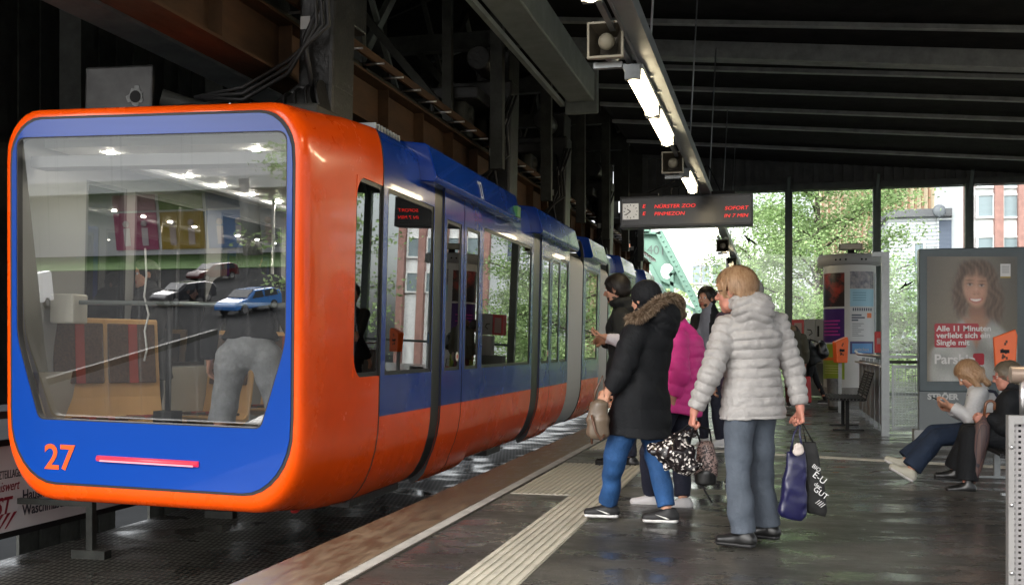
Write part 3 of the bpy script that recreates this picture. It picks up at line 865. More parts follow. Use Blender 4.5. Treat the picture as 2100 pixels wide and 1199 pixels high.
b.build('claw_mark', wine, bn)

# ---------------------------------------------------------------- station hall
hall = thing('station_hall', (2, 14, 0), 'dark ribbed steel station roof with corrugated gable and slender columns', 'station hall')
def rz_(x): return 5.42 - .09 * (x - .5)
b = MB()
Y0, Y1 = -1.0, 26.6
b.add([(-3.2, Y0, rz_(-3.2) + .12), (9, Y0, rz_(9) + .12), (9, Y1, rz_(9) + .12), (-3.2, Y1, rz_(-3.2) + .12), (-3.2, Y0, rz_(-3.2) + .3), (9, Y0, rz_(9) + .3), (9, Y1, rz_(9) + .3), (-3.2, Y1, rz_(-3.2) + .3)],
      [(0, 1, 2, 3), (4, 7, 6, 5), (0, 4, 5, 1), (1, 5, 6, 2), (2, 6, 7, 3), (3, 7, 4, 0)])
# high dark roof above the track
b.box(-9.5, -3.21, Y0, Y1, 7.6, 7.8)
b.box(-3.22, -3.14, Y0, Y1, 5.86, 7.6)
b.build('roof_deck', MT['roof'], hall)
for y in (1.6, 3.1, 4.6, 6.1, 7.6, 9.1, 10.6, 12.1, 13.45, 14.85, 17.35, 18.8, 20.3, 21.9, 24.1):
    MB().bar((-3.2, y, rz_(-3.2) + .05), (9, y, rz_(9) + .05), .12, .06).build('purlin', MT['purlin'], hall)
for y in (16.1,): MB().bar((-3.2, y, rz_(-3.2)), (9, y + .25, rz_(9)), .30, .24).build('cross_beam', MT['purlin'], hall)
# gable with corrugated sheet
b = MB(); x = -3.1; i = 0
while x < 9:
    d = .035 if i % 2 else 0
    b.box(x, x + .11, 26.28 + d, 26.32 + d, 5.02, 5.75); x += .112; i += 1
b.box(-3.1, 9, 26.361, 26.38, 5.02, 5.75)
b.box(-3.1, 9, 26.22, 26.36, 4.84, 5.02)
b.box(-3.1, 9, 26.24, 26.36, 5.75, 6.2)
b.build('gable', mat('gable_sheet', (.075, .078, .078), .55, var=.3, vs=4), hall)
b = MB().box(-9, -3.1, 26.24, 26.36, 5.65, 7.6).box(-9, -4.15, 26.24, 26.36, 4.75, 5.65).box(-3.8, -3.1, 26.24, 26.36, 4.75, 5.65).box(-4.15, -3.8, 26.24, 26.36, 4.75, 5.0)
b.build('track_gable', MT['dark_steel'], hall)
colx = [sp for sp in (.36, 2.33, 4.32, 6.35)]
for x in colx:
    b = MB().box(x - .05, x + .05, 26.0, 26.16, 0, 4.86)
    b.box(x - .085, x - .05, 25.99, 26.17, 0, 4.86); b.box(x + .05, x + .085, 25.99, 26.17, 0, 4.86)
    b.bar((x, 26.08, 4.5), (x, 25.6, 5.1), .06, .06)
    b.build('column', MT['steel_paint'], hall)
b = MB()
for x0, x1 in zip([-3.0] + colx, colx): pass
MT['clear'] = glass('clear_pane', (.93, .96, .95), .0, ior=1.35)
for x0, x1 in zip(colx[:-1], colx[1:]):
    MB().box(x0 + .09, x1 - .09, 26.07, 26.08, .12, 4.84).build('glass_pane', MT['clear'], hall)
MB().box(.45, 6.3, 26.04, 26.12, 1.02, 1.08).box(.45, 6.3, 26.04, 26.12, .05, .12).build('glazing_bar', MT['steel_paint'], hall)
# right-hand side: columns and lintel
for y in (2.0, 8.5, 15.0, 21.0):
    MB().box(6.9, 7.1, y, y + .2, 0, rz_(7) + .1).build('column', MT['steel_paint'], hall)
MB().box(6.9, 7.1, Y0, Y1, 4.45, 4.75).build('eaves_beam', MT['steel_paint'], hall)
MB().bar((5.95, 26.0, 4.9), (5.1, 20.0, 5.15), .3, .26).build('knee_beam', MT['grey_girder'], hall)

# ---------------------------------------------------------------- monorail track
tr = thing('track_structure', (-4, 12, 3.4), 'dark riveted girders and lattice carrying the suspended monorail track', 'track')
def girder(x, z0, z1, y0, y1, fl, m, name):
    b = MB().box(x - .012, x + .012, y0, y1, z0 + .012, z1 - .012)
    b.box(x - fl, x + fl, y0, y1, z0 - .012, z0 + .012); b.box(x - fl, x + fl, y0, y1, z1 - .012, z1 + .012)
    y = y0 + .3
    while y < y1:
        b.box(x + .012, x + fl * .8, y, y + .012, z0 + .012, z1 - .012)
        y += 1.15
    o = b.build(name, m, tr); return o
girder(-4.0, 3.40, 3.86, 1.0, 35, .16, MT['rust'], 'running_girder')
b = MB()
for i in range(60):
    y = 2 + i * .55; b.cyl((-3.83, y, 3.9), (-3.62, y, 3.9), .012, n=6)
b.build('rail_bracket', MT['chrome'], tr)
MB().box(-3.74, -3.71, 1, 35, 3.92, 4.00).build('power_rail', MT['rust'], tr)
MB().box(-4.06, -3.94, 1, 35, 3.872, 3.98).build('running_rail', MT['dark_steel'], tr)
MB().box(-5.75, -5.35, 1.0, 35, 3.98, 4.28).build('box_girder', mat('pale_box_girder', (.27, .29, .28), .6, var=.3, vs=3), tr, .02)
MB().box(-2.76, -2.38, 1.0, 14.6, 4.55, 4.95).box(-2.80, -2.34, 14.6, 14.7, 4.4, 5.1).build('platform_girder', MT['grey_girder'], tr, .02)
MB().box(-2.86, -2.80, 1.0, 14.6, 4.5, 4.56).build('edge_angle', MT['grey_girder'], tr)
for i in range(9):
    y = 4.0 + i * 3.0
    b = MB()
    b.bar((-3.3, y, 5.9), (-7.4, y, 5.9), .18, .26)
    b.bar((-3.35, y, 3.4 if i > 2 else 5), (-3.35, y, 7.5), .12, .16)
    b.bar((-7.2, y, -.6), (-7.2, y, 7.5), .22, .26)
    b.bar((-4.0, y, 3.9), (-4.0, y, 7.5), .10, .12)
    b.bar((-4.0, y, 4.1), (-5.5, y, 5.9), .08, .10)
    b.build('cross_frame', MT['dark_steel'], tr)
    b = MB()
    b.bar((-5.5, y, 4.3), (-5.5, y + 3, 7.3), .10, .12); b.bar((-5.5, y + 3, 4.3), (-5.5, y, 7.3), .07, .07)
    b.bar((-3.3, y, 5.9), (-3.3, y + 3, 7.5), .10, .10); b.bar((-3.3, y + 1.5, 5.9), (-4.0, y + 3, 7.5), .06, .08)
    b.bar((-3.3, y, 7.3), (-7.2, y + 3, 7.3), .06, .1)
    b.build('lattice', MT['grey_girder'] if i % 2 else MT['dark_steel'], tr)
# dark wall sheet on the far side of the track hall
b = MB(); y = 2.0; i = 0
while y < 26:
    d = .03 if i % 2 else 0
    b.box(-8.9 - d, -8.86 - d, y, y + .2, (.5 if i % 14 < 4 else -1.5), 7.6); y += .2; i += 1  # lower part added, with gaps, to limit sky reflected in the grating
b.build('side_sheeting', MT['dark_steel'], hall)
# ================================================================ the suspended train
CXT, HW = -4.13, 1.15
train = thing('monorail_train', (CXT, 18, 0), 'orange and blue suspended monorail train number 27 standing at the platform', 'monorail train')
MT['tglass'] = glass('train_side_glass', (.42, .46, .46), .13)
MT['wglass'] = glass('windscreen_glass', (.93, .94, .94), .29, streak=True)
MT['frame_black'] = mat('window_gasket', (.012, .012, .014), .35)
MT['interior'] = mat('interior_panels', (.34, .34, .325), .6)
ZS = [.67, .99, 1.5, 2.0, 2.47]
def prof(hw, z0, z1, rbx, rbz, rtx, rtz, d=0.0):
    'half profile from the bottom centre to the top centre, 23 points'
    P = [(0, z0), (hw - rbx, z0)]
    for i in range(1, 8):
        a = math.pi / 2 * i / 8; P.append((hw - rbx + rbx * math.sin(a), z0 + rbz - rbz * math.cos(a)))
    P += [(hw, z) for z in ZS]
    zt = z1 - rtz
    for i in range(1, 8):
        a = math.pi / 2 * i / 7; P.append((hw - rtx + rtx * math.cos(a), max(zt, 2.475) + (z1 - max(zt, 2.475)) * math.sin(a)))
    P.append((0, z1))
    if d:
        zc = 1.45; P = [(x * (1 - d / hw), zc + (z - zc) * (1 - (d if z > zc else d * 1.9) / 1.37)) for x, z in P]
    return P
NP = len(prof(1, 0, 3, .3, .5, .2, .3))
I99, I247, I67 = 10, 13, 9
def lean(z, w): return -(z - 1.4) * .03 * w
def bodyprof(y):
    t = min(max((y - 6.5) / 1.35, 0), 1); t = t * t * (3 - 2 * t)
    l = lambda a, b_: a + (b_ - a) * t
    return prof(HW, l(.08, -.03), l(2.835, 2.93), l(.38, .34), l(.52, .70), l(.26, .10), l(.31, .42))
PR = {}
def shell(name, ys, wins, bands, nose=False, parent=train):
    'a body section with openings; wins = (y0, y1) on both sides'
    rows = []
    if nose:
        for y, d in ((6.500, .072), (6.503, .050), (6.515, .030), (6.545, .012), (6.60, .003)):
            P = prof(HW, .08, 2.835, .38, .52, .26, .31, d)
            rows.append((y, [(x, y + lean(z, 1), z) for x, z in P]))
    for y in ys:
        w = max(0, 1 - (y - 6.6) / .9) if nose else 0
        rows.append((y, [(x, y + lean(z, w * w), z) for x, z in bodyprof(y)]))
    V = []; Fc = []; MI = []
    n2 = 2 * NP - 2
    for y, P in rows:
        full = P + [(-x, yy, z) for x, yy, z in reversed(P[1:-1])]
        V += [(CXT + x, yy, z) for x, yy, z in full]
    for i in range(len(rows) - 1):
        ya, yb = rows[i][0], rows[i + 1][0]; ym = (ya + yb) / 2
        for j in range(n2):
            jj = j if j < NP - 1 else n2 - 1 - j          # mirrored index of the profile segment
            if I99 <= jj < I247 and any(a - 1e-4 <= ya and yb <= c + 1e-4 for a, c in wins): continue
            if ym < 7.9 and nose: mi = 0
            elif any(a < ym < c for a, c in bands) and jj >= 1 and jj < 15: mi = 2
            elif jj < I67: mi = 0
            else: mi = 1
            if jj >= 19 and ym > 7.9: mi = 3
            Fc.append((i * n2 + j, i * n2 + (j + 1) % n2, (i + 1) * n2 + (j + 1) % n2, (i + 1) * n2 + j)); MI.append(mi)
    me = bpy.data.meshes.new(name); me.from_pydata(V, [], Fc)
    me.polygons.foreach_set('material_index', MI); me.polygons.foreach_set('use_smooth', [True] * len(Fc))
    bm = bmesh.new(); bm.from_mesh(me); bmesh.ops.remove_doubles(bm, verts=bm.verts, dist=1e-5)
    bmesh.ops.recalc_face_normals(bm, faces=bm.faces); bm.to_mesh(me); bm.free()
    o = link_mesh(name, me, parent, [MT['orange'], MT['blue'], MT['frame_black'], MT['dark_steel'], MT['interior']])
    s = o.modifiers.new('thick', 'SOLIDIFY'); s.thickness = .045; s.offset = -1; s.material_offset = 4; s.use_rim = True; s.material_offset_rim = 2
    return o
def rows_for(a, z, cuts):
    ys = {a, z}
    for c in cuts: ys |= {round(q, 4) for q in c if a <= q <= z}
    ys = sorted(ys); out = []
    for p, q in zip(ys[:-1], ys[1:]):
        n = max(1, int((q - p) / .6)); out += [p + (q - p) * i / n for i in range(n)]
    return out + [z]
def pane(y0, y1, parent, side=1, z0=.99, z1=2.47, off=-.012):
    x = CXT + side * (HW + off)
    g = MB().box(min(x, x - side * .006), max(x, x - side * .006), y0 + .01, y1 - .01, z0 + .01, z1 - .01).build('window', MT['tglass'], parent)
    b = MB(); e = .032
    for (a, b_, c, d) in ((y0, y1, z0, z0 + e), (y0, y1, z1 - e, z1), (y0, y0 + e, z0 + e, z1 - e), (y1 - e, y1, z0 + e, z1 - e)):
        b.box(min(x + side * .004, x - side * .03), max(x + side * .004, x - side * .03), a, b_, c, d)
    # rounded corners
    for (yy, sy) in ((y0 + e, 1), (y1 - e, -1)):
        for (zz, sz) in ((z0 + e, 1), (z1 - e, -1)):
            r = .05; arc = [(yy, zz)] + [(yy + sy * r * (1 - math.sin(t * math.pi / 8)), zz + sz * r * (1 - math.cos(t * math.pi / 8))) for t in range(5)]
            b.prism([(x - .002 * side, p, q) for p, q in arc], (side * .005, 0, 0))
    b.build('window_frame', MT['frame_black'], g)
    return g
def door_leaf(y0, y1, logo=False):
    'leaf follows the body profile 14 mm proud'
    P = bodyprof(8.2); V = []; Fc = []; MI = []
    sel = list(range(2, 16)); wy0, wy1 = y0 + .085, y1 - .085
    ys = [y0, wy0, wy1, y1]
    for y in ys:
        for j in sel:
            x, z = P[j]; x += .016
            if z < .1: z -= .05
            if j == 13: z = 2.40
            V.append((CXT + x, y, z))
    m = len(sel)
    for i in range(3):
        for j in range(m - 1):
            if i == 1 and I99 <= sel[j] < I247: continue
            Fc.append((i * m + j, (i + 1) * m + j, (i + 1) * m + j + 1, i * m + j + 1)); MI.append(0 if sel[j] < I67 else 1)
    me = bpy.data.meshes.new('door'); me.from_pydata(V, [], Fc); me.polygons.foreach_set('material_index', MI); me.polygons.foreach_set('use_smooth', [True] * len(Fc))
    bm = bmesh.new(); bm.from_mesh(me); bmesh.ops.recalc_face_normals(bm, faces=bm.faces)
    if sum(f.normal.x for f in bm.faces) < 0: bmesh.ops.reverse_faces(bm, faces=bm.faces)
    bm.to_mesh(me); bm.free()
    o = link_mesh('door', me, train, [MT['orange'], MT['blue'], MT['frame_black']])
    s = o.modifiers.new('thick', 'SOLIDIFY'); s.thickness = .05; s.offset = -1; s.material_offset = 0; s.material_offset_rim = 2
    pane(wy0, wy1, o, 1, .99, 2.40, .006)
    if logo:
        x = CXT + HW + .024
        MB().cyl((x, y1 - .19, 1.12), (x + .003, y1 - .19, 1.12), .045, n=18).build('push_button', MT['white'], o)
        MB().cyl((x + .003, y1 - .19, 1.12), (x + .005, y1 - .19, 1.12), .022, n=14).build('push_button_centre', MT['red'], o)
    return o

# --- front section
W1 = [(7.36, 7.90), (8.02, 9.20), (10.92, 13.22), (15.15, 15.72)]
B1 = [(9.22, 9.46), (13.34, 13.72)]
doors1 = [(9.47, 10.12), (10.14, 10.79), (13.75, 14.40), (14.42, 15.07)]
ys = rows_for(6.75, 15.8, W1 + B1 + [(7.9, 9.47)] + doors1 + [(6.9, 7.1)])
body = shell('front_body', ys, W1 + [(9.47, 10.79), (13.75, 15.07)], B1, nose=True)
for w in W1: pane(*w, body); pane(*w, body, -1)
for zz, sz in ((2.475, -1), (.985, 1)):                      # large rounded corners of the cab window
    r = .17; yy = 7.355; arc_ = [(yy, zz)] + [(yy + r * (1 - math.sin(t * math.pi / 12)), zz + sz * r * (1 - math.cos(t * math.pi / 12))) for t in range(7)]
    MB().prism([(CXT + HW - .006, p, q) for p, q in arc_], (.010, 0, 0)).build('window_corner', MT['orange'], body)
for w in ((9.47, 10.79), (13.75, 15.07)): pane(*w, body, -1)
for i, d in enumerate(doors1): door_leaf(*d, logo=(i % 2 == 0))
# door pocket strips: black recessed strips are in the shell; header boxes over the doors
def header(y0, y1):
    x = CXT + HW; pr = [(x - .32, 3.01), (x + .02, 2.975), (x + .06, 2.95), (x + .14, 2.67), (x + .115, 2.635), (x - .10, 2.655)]
    b = MB().prism([(px, y0, pz) for px, pz in pr], (0, y1 - y0, 0))
    o = b.build('door_header', MT['blue'], train, .012); return o
h1 = header(8.82, 12.05); header(13.2, 15.85)
text('27', .27, frameM((CXT + HW + .139, 10.28, 2.69), (0, 1, 0), (-.285, 0, 1)), MT['white'], h1, .001, name='number', xs=.55)
MB().box(CXT + HW + .10, CXT + HW + .157, 11.75, 11.90, 2.68, 2.80).build('exit_sign', mat('sign_green', (.05, .25, .06), .4), h1)
# rear cover strip of the cab joint and rubber seam
b = MB()
P = bodyprof(7.9)
b.tube([(CXT + x + .001, 7.905, z) for x, z in P[2:20]], .006, 6)
b.build('body_seam', MT['rubber'], body)
# roof fins and boxes
b = MB()
for i in range(9): b.box(CXT + .80, CXT + .98, 8.15 + i * .07, 8.17 + i * .07, 2.92, 3.02)
b.build('resistor_fin', MT['steel'], train)
b = MB().box(CXT - .9, CXT + .85, 7.3, 15.4, 2.88, 3.0); b.box(CXT - .6, CXT + .6, 9.5, 12, 3.0, 3.16)
b.build('roof_equipment', MT['dark_steel'], train, .02)

# --- nose: gasket, blue panel, windscreen
def nose_pt(x, z, dy=0): return (CXT + x, 6.502 + lean(z, 1) + dy, z)
out = prof(HW, .08, 2.835, .38, .52, .26, .31, .070)
ring = [(x, z) for x, z in out] + [(-x, z) for x, z in reversed(out[1:-1])]
# a rounder outline for the panel
def rrect(hw, z0, z1, rt, rb, n=9):
    P = []
    for cx_, cz, r, a0 in ((hw - rb, z0 + rb, rb, -90), (hw - rt, z1 - rt, rt, 0), (-hw + rt, z1 - rt, rt, 90), (-hw + rb, z0 + rb, rb, 180)):
        for i in range(n): a = R(a0 + 90 * i / (n - 1)); P.append((cx_ + r * math.cos(a), cz + r * math.sin(a)))
    return P
panel_o = [(x * (HW - .088) / (HW - .07), 1.45 + (z - 1.45) * .985) for x, z in ring]
def wpoly(g=0.0):
    pts = [(-.85 - g, .665 - g), (.85 + g, .665 - g), (1.025 + g, 1.24), (1.025 + g, 2.625 + g), (-1.025 - g, 2.625 + g), (-1.025 - g, 1.24)]
    rad = [.05, .05, .10, .075, .075, .10]; P = []
    for i, (p, r) in enumerate(zip(pts, rad)):
        p = Vector(p); a = (Vector(pts[i - 1]) - p).normalized(); c = (Vector(pts[(i + 1) % 6]) - p).normalized()
        for k in range(7):
            t = k / 6; P.append(tuple(p + a * r * (1 - t) ** 2 + c * r * t ** 2))
    return P
def fill2d(name, outer, inner, mats, parent, dy, th, extra=None):
    bm = bmesh.new()
    ed = []
    for loop in ([outer] + ([inner] if inner else [])):
        vs = [bm.verts.new(nose_pt(x, z, dy)) for x, z in loop]
        ed += [bm.edges.new((vs[i], vs[(i + 1) % len(vs)])) for i in range(len(vs))]
    bmesh.ops.triangle_fill(bm, edges=ed, use_beauty=True)
    bmesh.ops.recalc_face_normals(bm, faces=bm.faces)
    if sum(f.normal.y for f in bm.faces) > 0: bmesh.ops.reverse_faces(bm, faces=bm.faces)
    me = bpy.data.meshes.new(name); bm.to_mesh(me); bm.free()
    o = link_mesh(name, me, parent, mats)
    if th: s = o.modifiers.new('thick', 'SOLIDIFY'); s.thickness = th; s.offset = -1
    return o
def panel_blue(nt, N, L, p):
    p.inputs['Roughness'].default_value = .25; p.inputs['Coat Weight'].default_value = .2; p.inputs['Specular IOR Level'].default_value = .25
    tc = N.new('ShaderNodeTexCoord'); mp = N.new('ShaderNodeMapping'); mp.inputs['Scale'].default_value = (30, 0, .35); L.new(tc.outputs['Object'], mp.inputs[0])
    n = N.new('ShaderNodeTexNoise'); n.inputs['Scale'].default_value = 1; n.inputs['Detail'].default_value = 3; L.new(mp.outputs[0], n.inputs['Vector'])
    c = ramp(N, [(.25, (.002, .012, .09)), (.29, (.003, .052, .33)), (1, (.003, .052, .33))]); L.new(n.outputs['Fac'], c.inputs[0])
    n2 = N.new('ShaderNodeTexNoise'); n2.inputs['Scale'].default_value = 120; n2.inputs['Detail'].default_value = 2; L.new(tc.outputs['Object'], n2.inputs['Vector'])
    b = N.new('ShaderNodeBump'); b.inputs['Strength'].default_value = .06; b.inputs['Distance'].default_value = .002; L.new(n2.outputs['Fac'], b.inputs['Height'])
    L.new(c.outputs[0], p.inputs['Base Color']); L.new(b.outputs[0], p.inputs['Normal'])
MT['panel_blue'] = node_mat('blue_front_paint', panel_blue)
fill2d('front_gasket', ring, panel_o, [MT['rubber']], train, -.006, .01)
fp = fill2d('front_panel', panel_o, wpoly(), [MT['panel_blue']], train, -.012, .02)
ws = fill2d('windscreen', wpoly(.010), None, [MT['wglass']], train, -.010, 0)
for v in ws.data.vertices: v.co.y += .004 + (2.64 - (v.co.z + train.location.z)) * .05
fill2d('windscreen_seal', wpoly(.004), wpoly(-.008), [MT['rubber']], ws, -.008, .05)
def sp(px, py, y):
    d = y / ((px - CX_PX) / F_PX * ST + CT); return at(px, py, d)
ptx = -4.93
Mn = frameM(nose_pt(ptx - CXT, .325, -.016), (1, 0, 0), (0, -.03, 1))
text('27', .245, Mn, mat('number_orange', (.85, .10, .01), .35), fp, .001, name='number', bold=.004)
b = MB()
x0, x1 = -4.505 - CXT, -3.735 - CXT; z = .405
b.tube([nose_pt(x0, z + .010, -.018), nose_pt(x1, z + .006, -.018)], .020, 10)
b.build('tail_light_housing', emit('tail_light_pink', (1.0, .03, .10), .30), train)
MB().tube([nose_pt(x0 + .03, z - .004, -.036), nose_pt(x1 - .03, z - .008, -.036)], .0055, 8).build('tail_light_tube', emit('tail_light_core', (1.0, .36, .42), .55), train)

# --- interior
b = MB().box(CXT - .90, CXT + .90, 6.85, 30, .12, .16); fl = b.build('floor', mat('train_floor', (.08, .08, .085), .5, var=.2), train)
b = MB().box(CXT - 1.0, CXT + 1.0, 6.72, 15.7, 2.60, 2.66); b.build('ceiling', mat('train_ceiling', (.75, .75, .72), .5), train)
MB().box(CXT - 1.02, CXT + 1.02, 6.60, 6.78, 2.44, 2.52).build('ceiling_edge', MT['interior'], train)
lampm = emit('ceiling_spot_light', (1, .93, .8), 90)
for x in (-.62, .55):
    b = MB()
    for i in range(14): b.cyl((CXT + x, 6.95 + i * .55, 2.585), (CXT + x, 6.95 + i * .55, 2.598), .024, n=12)
    b.build('ceiling_spot', lampm, train)
strip = emit('added_cabin_glow', (1, .96, .88), .12)  # glowing strips added to brighten the cabin beside its real spots
MB().box(CXT - .75, CXT - .68, 7.2, 15.5, 2.57, 2.597).box(CXT + .68, CXT + .75, 7.2, 15.5, 2.57, 2.597).build('added_glow_strip', strip, train)
# counter box and side cabinet
MB().box(-5.20, -5.0, 6.90, 7.08, 1.34, 1.56).build('cabinet', mat('cream_cabinet', (.62, .60, .52), .5), train, .015)
MB().box(-5.20, -5.14, 6.72, 9.2, .45, .98).box(-3.12, -3.06, 6.72, 9.2, .45, .98).build('side_lining', mat('cream_lining', (.52, .50, .43), .5), train)
wood = mat('beech_seat_shell', (.72, .42, .16), .4, var=.12, vs=3, stretch=(1, 1, .2)); cush = mat('seat_fabric', (.10, .055, .032), .9, var=.4, vs=60); stripe = mat('seat_stripe', (.35, .05, .03), .85)
stripes2 = mat('seat_stripe_yellow', (.5, .28, .04), .85)
def seat(x, y):
    s0 = thing('seat', (x, y, .16), '', ''); 
    for k_ in ('label', 'category'):
        if k_ in s0: del s0[k_]
    s0.parent = train; s0.location = Vector((x, y, .16)) - train.location
    w = .235
    # shell: seat pan towards the camera (-y), back leaning away
    prof_s = [(-.44, .40), (-.30, .38), (-.08, .36), (.0, .40), (.05, .55), (.10, .85), (.14, 1.16), (.17, 1.16), (.13, .84), (.08, .52), (.02, .34), (-.10, .30), (-.30, .34), (-.44, .37)]
    MB().prism([(x - w, y + p, .16 + q) for p, q in prof_s], (2 * w, 0, 0)).build('shell', wood, s0, .012)
    bk = [(.065, .66), (.078, .72), (.102, .90), (.122, 1.12), (.105, 1.12), (.080, .90), (.055, .72), (.045, .66)]
    c = MB().prism([(x - w + .045, y + p - .012, .16 + q) for p, q in bk], (2 * w - .09, 0, 0)).build('back_cushion', cush, s0, .01)
    MB().prism([(x - .03, y + p - .020, .16 + q) for p, q in bk], (.07, 0, 0)).build('cushion_stripe', stripe, c)
    pn = [(-.42, .405), (-.28, .40), (-.08, .385), (-.08, .41), (-.28, .425), (-.42, .43)]
    c = MB().prism([(x - w + .04, y + p, .16 + q) for p, q in pn], (2 * w - .08, 0, 0)).build('seat_cushion', cush, s0, .008)
    pn2 = [(p, q + .006) for p, q in pn]
    MB().prism([(x - .10, y + p, .16 + q) for p, q in pn2], (.05, 0, 0)).prism([(x + .04, y + p, .16 + q) for p, q in pn2], (.05, 0, 0)).build('cushion_stripe', stripe, c)
    return s0
for x_, y_ in ((-5.07, 7.12), (-4.85, 7.48)):
    s_ = seat(x_, y_); s_.rotation_euler = (0, 0, R(56)); s_.location.z += .07
for i in range(5):
    for x in (-4.9, -3.4):
        if i in (1, 3) and x > -4: continue
        seat(x, 9.0 + i * 1.15)
b = MB().cyl((-4.42, 7.25, .16), (-4.42, 7.25, 1.62), .022, n=12); b.box(-4.50, -4.34, 7.18, 7.32, .16, .70)
b.build('grab_pole', MT['black'], train)
MB().tube([(-5.1, 6.98, 1.50), (-3.12, 6.98, 1.50)], .018, 10).build('handrail', mat('rail_grey', (.25, .28, .27), .35, .5), train)
for (x, y) in ((-3.55, 8.2), (-4.75, 9.6), (-3.55, 11.2), (-4.7, 12.5), (-3.6, 13.4)):
    MB().cyl((x, y, .16), (x, y, 2.6), .017, n=10).build('grab_pole', MT['chrome'], train)
b = MB().tube([(-4.460, 6.97, 1.9), (-4.445, 6.97, 1.7), (-4.460, 6.97, 1.55), (-4.420, 6.97, 1.42), (-4.450, 6.97, 1.30), (-4.430, 6.97, 1.16), (-4.450, 6.97, 1.08)], .007, 6)
b.build('hanging_cable', MT['white'], train)
MB().box(-3.30, -3.12, 7.2, 7.9, 1.02, 1.36).build('side_shelf', mat('pale_wood', (.6, .48, .28), .5), train, .01)
b = MB().box(-3.16, -3.10, 7.86, 7.98, 1.80, 1.90).box(-3.3, -3.2, 7.86, 7.96, 1.84, 1.88).box(-3.26, -3.12, 8.1, 8.16, 1.80, 1.92)
b.build('cab_bracket', MT['black'], train)
# --- bellows and further sections
def bellows(y0, y1):
    V = []; n2 = 2 * NP - 2; Fc = []; k = int((y1 - y0) / .045)
    for i in range(k + 1):
        y = y0 + (y1 - y0) * i / k; d = .05 if i % 2 else .005
        P = prof(HW, -.03, 2.62, .34, .70, .10, .14, d)
        V += [(CXT + x, y, z) for x, z in P + [(-x, z) for x, z in reversed(P[1:-1])]]
    for i in range(k):
        for j in range(n2): Fc.append((i * n2 + j, i * n2 + (j + 1) % n2, (i + 1) * n2 + (j + 1) % n2, (i + 1) * n2 + j))
    me = bpy.data.meshes.new('bellows'); me.from_pydata(V, [], Fc); link_mesh('bellows', me, train, [mat('bellows_grey', (.50, .51, .50), .45, .3)])
bellows(15.82, 17.04)
W2 = [(17.3, 18.5)]
shb = shell('middle_body', rows_for(17.05, 18.75, W2), W2, [])
for w in W2: pane(*w, shb); pane(*w, shb, -1)
header(17.1, 18.7)
bellows(18.77, 19.73)
W3 = [(20.0, 20.7), (22.6, 24.8), (26.7, 28.6)]; B3 = [(20.9, 21.2), (25.0, 25.25)]; D3 = [(21.22, 21.87), (21.89, 22.5), (25.27, 25.9), (25.92, 26.55)]
shr = shell('rear_body', rows_for(19.75, 30.2, W3 + B3 + D3), W3 + [(21.22, 22.5), (25.27, 26.55)], B3)
for w in W3: pane(*w, shr); pane(*w, shr, -1)
for d in D3: door_leaf(*d)
header(20.8, 22.7); header(24.8, 26.8)
